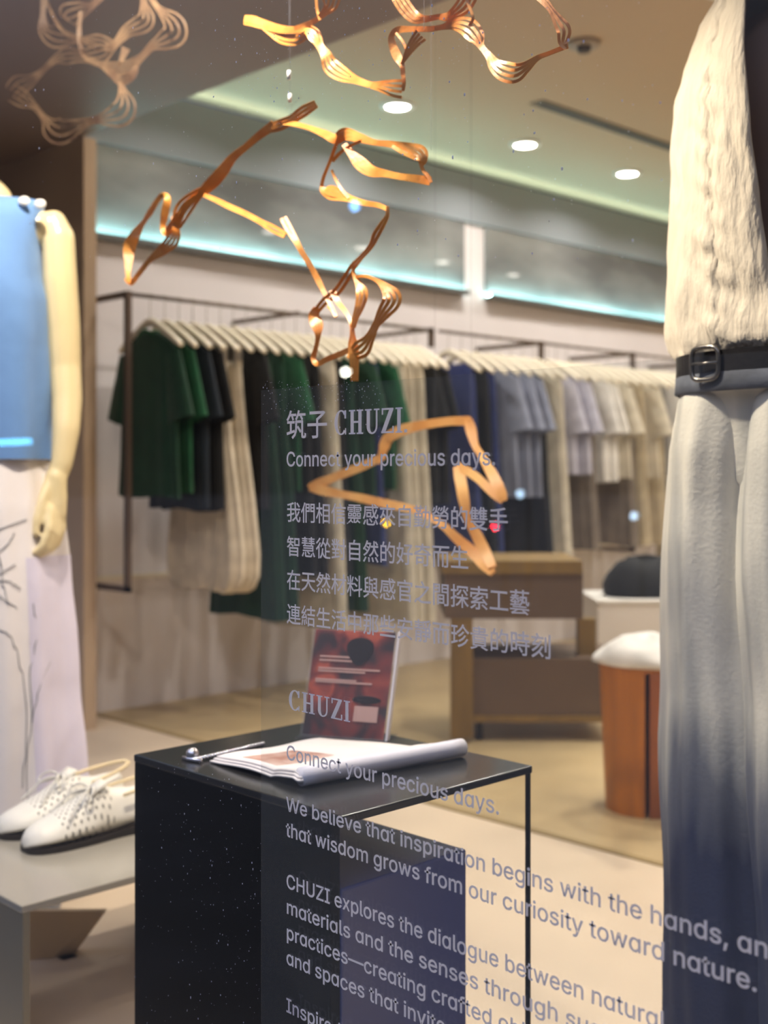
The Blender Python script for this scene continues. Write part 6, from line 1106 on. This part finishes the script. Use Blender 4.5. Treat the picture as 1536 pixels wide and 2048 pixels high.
row2 = ['navy_dress', 'black_dress', 'navy_dress', 'bluegrey_shirt', 'bluegrey_shirt', 'bluegrey_shirt', 'black_dress', 'cream_dress', 'lavender_shirt', 'lavender_shirt', 'greybrown_dress', 'white_tee', 'white_tee', 'cream_shirt', 'greybrown_dress', 'beige_dress', 'cream_shirt', 'beige_dress', 'grey_dress', 'white_tee', 'beige_dress', 'grey_dress', 'lavender_shirt', 'cream_dress', 'white_tee', 'beige_dress']
for i, k in enumerate(row2):
    y = 3.16+.085*i
    for f_ in (3.81, 4.57, 5.33):
        if abs(y-f_) < .046: y = f_+(.047 if y > f_ else -.047)
    hang(y, 'cream wooden hanger, %s from the near end of the far rail' % ORD[i])
    wear(k, y, '%s, %s garment from the near end of the far rail' % (DESC[k], ORD[i]), 'clothes on the far rail', random.uniform(-.02, .02))
for h in [o for o in bpy.data.objects if o.name.startswith('clothes_hanger')]: h['group'] = 'cream wooden hangers on the rails'

# ------------------------------------------------------------------ furniture on the shop floor
M_olive = mat('olive_brown_wood', (134, 106, 54), .5, noise_amt=.12, noise_scale=3, stretch=(6, 6, 1)); M_olive_dark = mat('dark_olive_panel', (104, 84, 66), .5, noise_amt=.1, noise_scale=4)
M_caster = mat('dark_rubber', (34, 30, 26), .5)
D3 = 4.05
def L3(px, py, D=D3): return atD(px, py, D)
def facing_box(mb, px0, px1, py0, py1, D, depth):
    a = atD(px0, py0, D); b = atD(px1, py1, D); c, d = a.copy(), b.copy()
    z1, z0 = a.z, b.z; A_ = Vector((a.x, a.y, 0)); B_ = Vector((b.x, b.y, 0)); dv = FW*depth
    V = [A_, B_, B_+dv, A_+dv]; V = [Vector((v.x, v.y, z0)) for v in V]+[Vector((v.x, v.y, z1)) for v in V]
    return mb.add(V, [(0, 3, 2, 1), (4, 5, 6, 7), (0, 1, 5, 4), (1, 2, 6, 5), (2, 3, 7, 6), (3, 0, 4, 7)])
zfl = HORIZON+.9*FPX/D3
c0 = atD(1030, zfl, D3+.2)
t = thing('display_cabinet', 'low olive brown wooden two-tier display cabinet in front of the far clothes rail', 'cabinet', (c0.x, c0.y, 0))
facing_box(MB(), 884, 1166, 1122, 1148, D3, .42).build('top_board', M_olive, t, world=True)
facing_box(MB(), 890, 1166, 1148, 1238, D3+.01, .40).build('upper_panel', M_olive_dark, t, world=True)
facing_box(MB(), 902, 946, 1238, zfl-10, D3, .05).build('leg', M_olive, t, world=True)
facing_box(MB(), 1156, 1192, 1238, 1320, D3+.12, .05).build('leg', M_olive, t, world=True)
facing_box(MB(), 940, 1240, 1318, 1442, D3+.03, .38).build('lower_drawer', M_olive_dark, t, world=True)
facing_box(MB(), 938, 1242, 1432, 1445, D3+.02, .40).build('lower_board', M_olive, t, world=True)
for px in (952, 1215):
    for dd in (.06, .36):
        facing_box(MB(), px, px+14, 1445, HORIZON+.9*FPX/(D3+dd)-.5, D3+dd, .03).build('caster_foot', M_caster, t, world=True)
# orange wood stool
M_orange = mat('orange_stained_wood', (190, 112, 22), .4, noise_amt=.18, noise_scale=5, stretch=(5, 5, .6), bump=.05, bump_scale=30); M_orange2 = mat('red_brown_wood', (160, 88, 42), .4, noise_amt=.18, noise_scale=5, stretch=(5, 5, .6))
D4 = 3.28; cx = atD(1296, 945, D4); sc = D4/FPX
t = thing('stool', 'round orange-stained wooden stool topped with white cloth, beside the jeans', 'stool', (cx.x, cx.y, 0), YAW)
r0, r1 = 96*sc, 84*sc; hh = .9-(1332-945)*sc
def sector(mb, a0, a1, rr0, rr1, z0, z1, n=16):
    V = []
    for z, r in ((z0, rr0), (z1, rr1)):
        for i in range(n+1):
            a = R(a0+(a1-a0)*i/n); V.append((r*math.cos(a), r*math.sin(a), z))
        V.append((0, 0, z))
    m_ = n+2; F = [(i, i+1, i+1+m_, i+m_) for i in range(n)]+[(n, n+1, n+1+m_, n+m_), (n+1, 0, m_, n+1+m_)]+[tuple(reversed(range(m_))), tuple(range(m_, 2*m_))]
    return mb.add(V, F)
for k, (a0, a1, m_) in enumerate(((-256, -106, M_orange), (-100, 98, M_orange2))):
    sector(MB(), a0, a1, r1, r0, .0, hh).build('side_face', m_, t)
MB().lathe([(.001, hh-.0), (r0*1.01, hh), (r0*1.01, hh+.012), (.001, hh+.012)], n=40).build('seat', M_orange, t)
tc_ = thing('folded_cloth', 'crumpled white cloth lying on the orange wooden stool', 'cloth', (cx.x, cx.y, hh+.012), YAW)
mb = MB(); rings = []
for j, (rr, z) in enumerate(((1.12, .0), (1.14, .012), (1.06, .028), (.85, .05), (.5, .066), (.1, .072))):
    rings.append([(r0*rr*math.cos(a)*(1+.07*math.sin(3*a+j)), r0*rr*math.sin(a)*(1+.06*math.sin(4*a+1.3*j)), z+.008*math.sin(3*a+j)*(1 if j > 1 else 0)) for a in [2*math.pi*i/36 for i in range(36)]])
mb.loft(rings).build('cloth', M_wh, tc_, True)
# white block with a black bag on it
D5 = 4.75; M_block = mat('white_plinth', (214, 206, 200), .6)
a = atD(1300, 1290, D5+.2); zt = .9-(1206-945)*D5/FPX
tb = thing('plinth', 'white display plinth behind the orange stool, under the black bag', 'plinth', (a.x, a.y, 0))
facing_box(MB(), 1196, 1420, 1206, HORIZON+.9*FPX/D5, D5, .40).build('block', M_block, tb, world=True)
facing_box(MB(), 1194, 1422, 1201, 1207, D5-.005, .41).build('top_board', M_wh, tb, world=True)
zt2 = .9-(1201-945)*D5/FPX
c = atD(1290, 1206, D5+.16)
bg = thing('bag', 'soft black bag slumped on the white plinth', 'bag', (c.x, c.y, zt2), YAW)
rings = []
for z, rx, ry in ((0, .155, .09), (.01, .168, .10), (.05, .172, .10), (.10, .155, .085), (.135, .12, .06), (.15, .05, .03)):
    rings.append([(rx*math.copysign(abs(math.cos(a))**.7, math.cos(a)), ry*math.sin(a), z+.012*math.sin(3*a+z*20)*(z > .08)) for a in [2*math.pi*i/36 for i in range(36)]])
MB().loft(rings).build('body', M_bk, bg, True)
MB().tube([(-.09, 0, .12), (-.07, 0, .155), (0, -.02, .165), (.07, 0, .155), (.09, 0, .12)], .007, 8).build('handle', M_bk, bg, True)

# ------------------------------------------------------------------ street lamps and signs outside, seen only as faint reflections in the glass
def outside_light(px, py, dist, r, rgb, strength, label, bar=None):
    q = at(px, py, 'y', -.003); d = (q-CAM).normalized(); d = Vector((d.x, -d.y, d.z)); p = q+d*dist
    m = mat('street_light_glow', rgb, .5, emit=rgb, strength=strength)
    t = thing('street_lamp', label, 'street light', (p.x, p.y, 0))
    if bar: MB().box(p.x-bar, p.x+bar, p.y-.02, p.y+.02, p.z-r, p.z+r).build('lamp_tube', m, t, world=True)
    else: MB().ball(p, r, 12).build('lamp_globe', m, t, True, True)
    MB().tube([(p.x, p.y-.1, -.02), (p.x, p.y-.1, p.z), (p.x, p.y-.02, p.z)], .02, 8).build('lamp_post', M_black_slot, t, True, True)
outside_light(772, 1045, 7, .022, (255, 190, 20), 70, 'amber street light mirrored in the window above the lettering')
outside_light(990, 1053, 7, .024, (255, 40, 60), 70, 'red street light mirrored beside the star-shaped bamboo')
outside_light(708, 412, 8, .035, (110, 180, 255), 40, 'blue street light mirrored over the grey marble panel')
outside_light(690, 744, 6, .026, (255, 255, 235), 60, 'white street light mirrored beside the bamboo stick end')
outside_light(1040, 988, 8, .030, (190, 225, 255), 20, 'pale blue street light mirrored over the far clothes rail')
outside_light(1268, 1032, 8, .030, (190, 225, 255), 20, 'pale blue street light mirrored over the beige dresses')
outside_light(24, 884, 5, .014, (90, 200, 255), 14, 'cyan strip sign mirrored on the blue top', bar=.16)
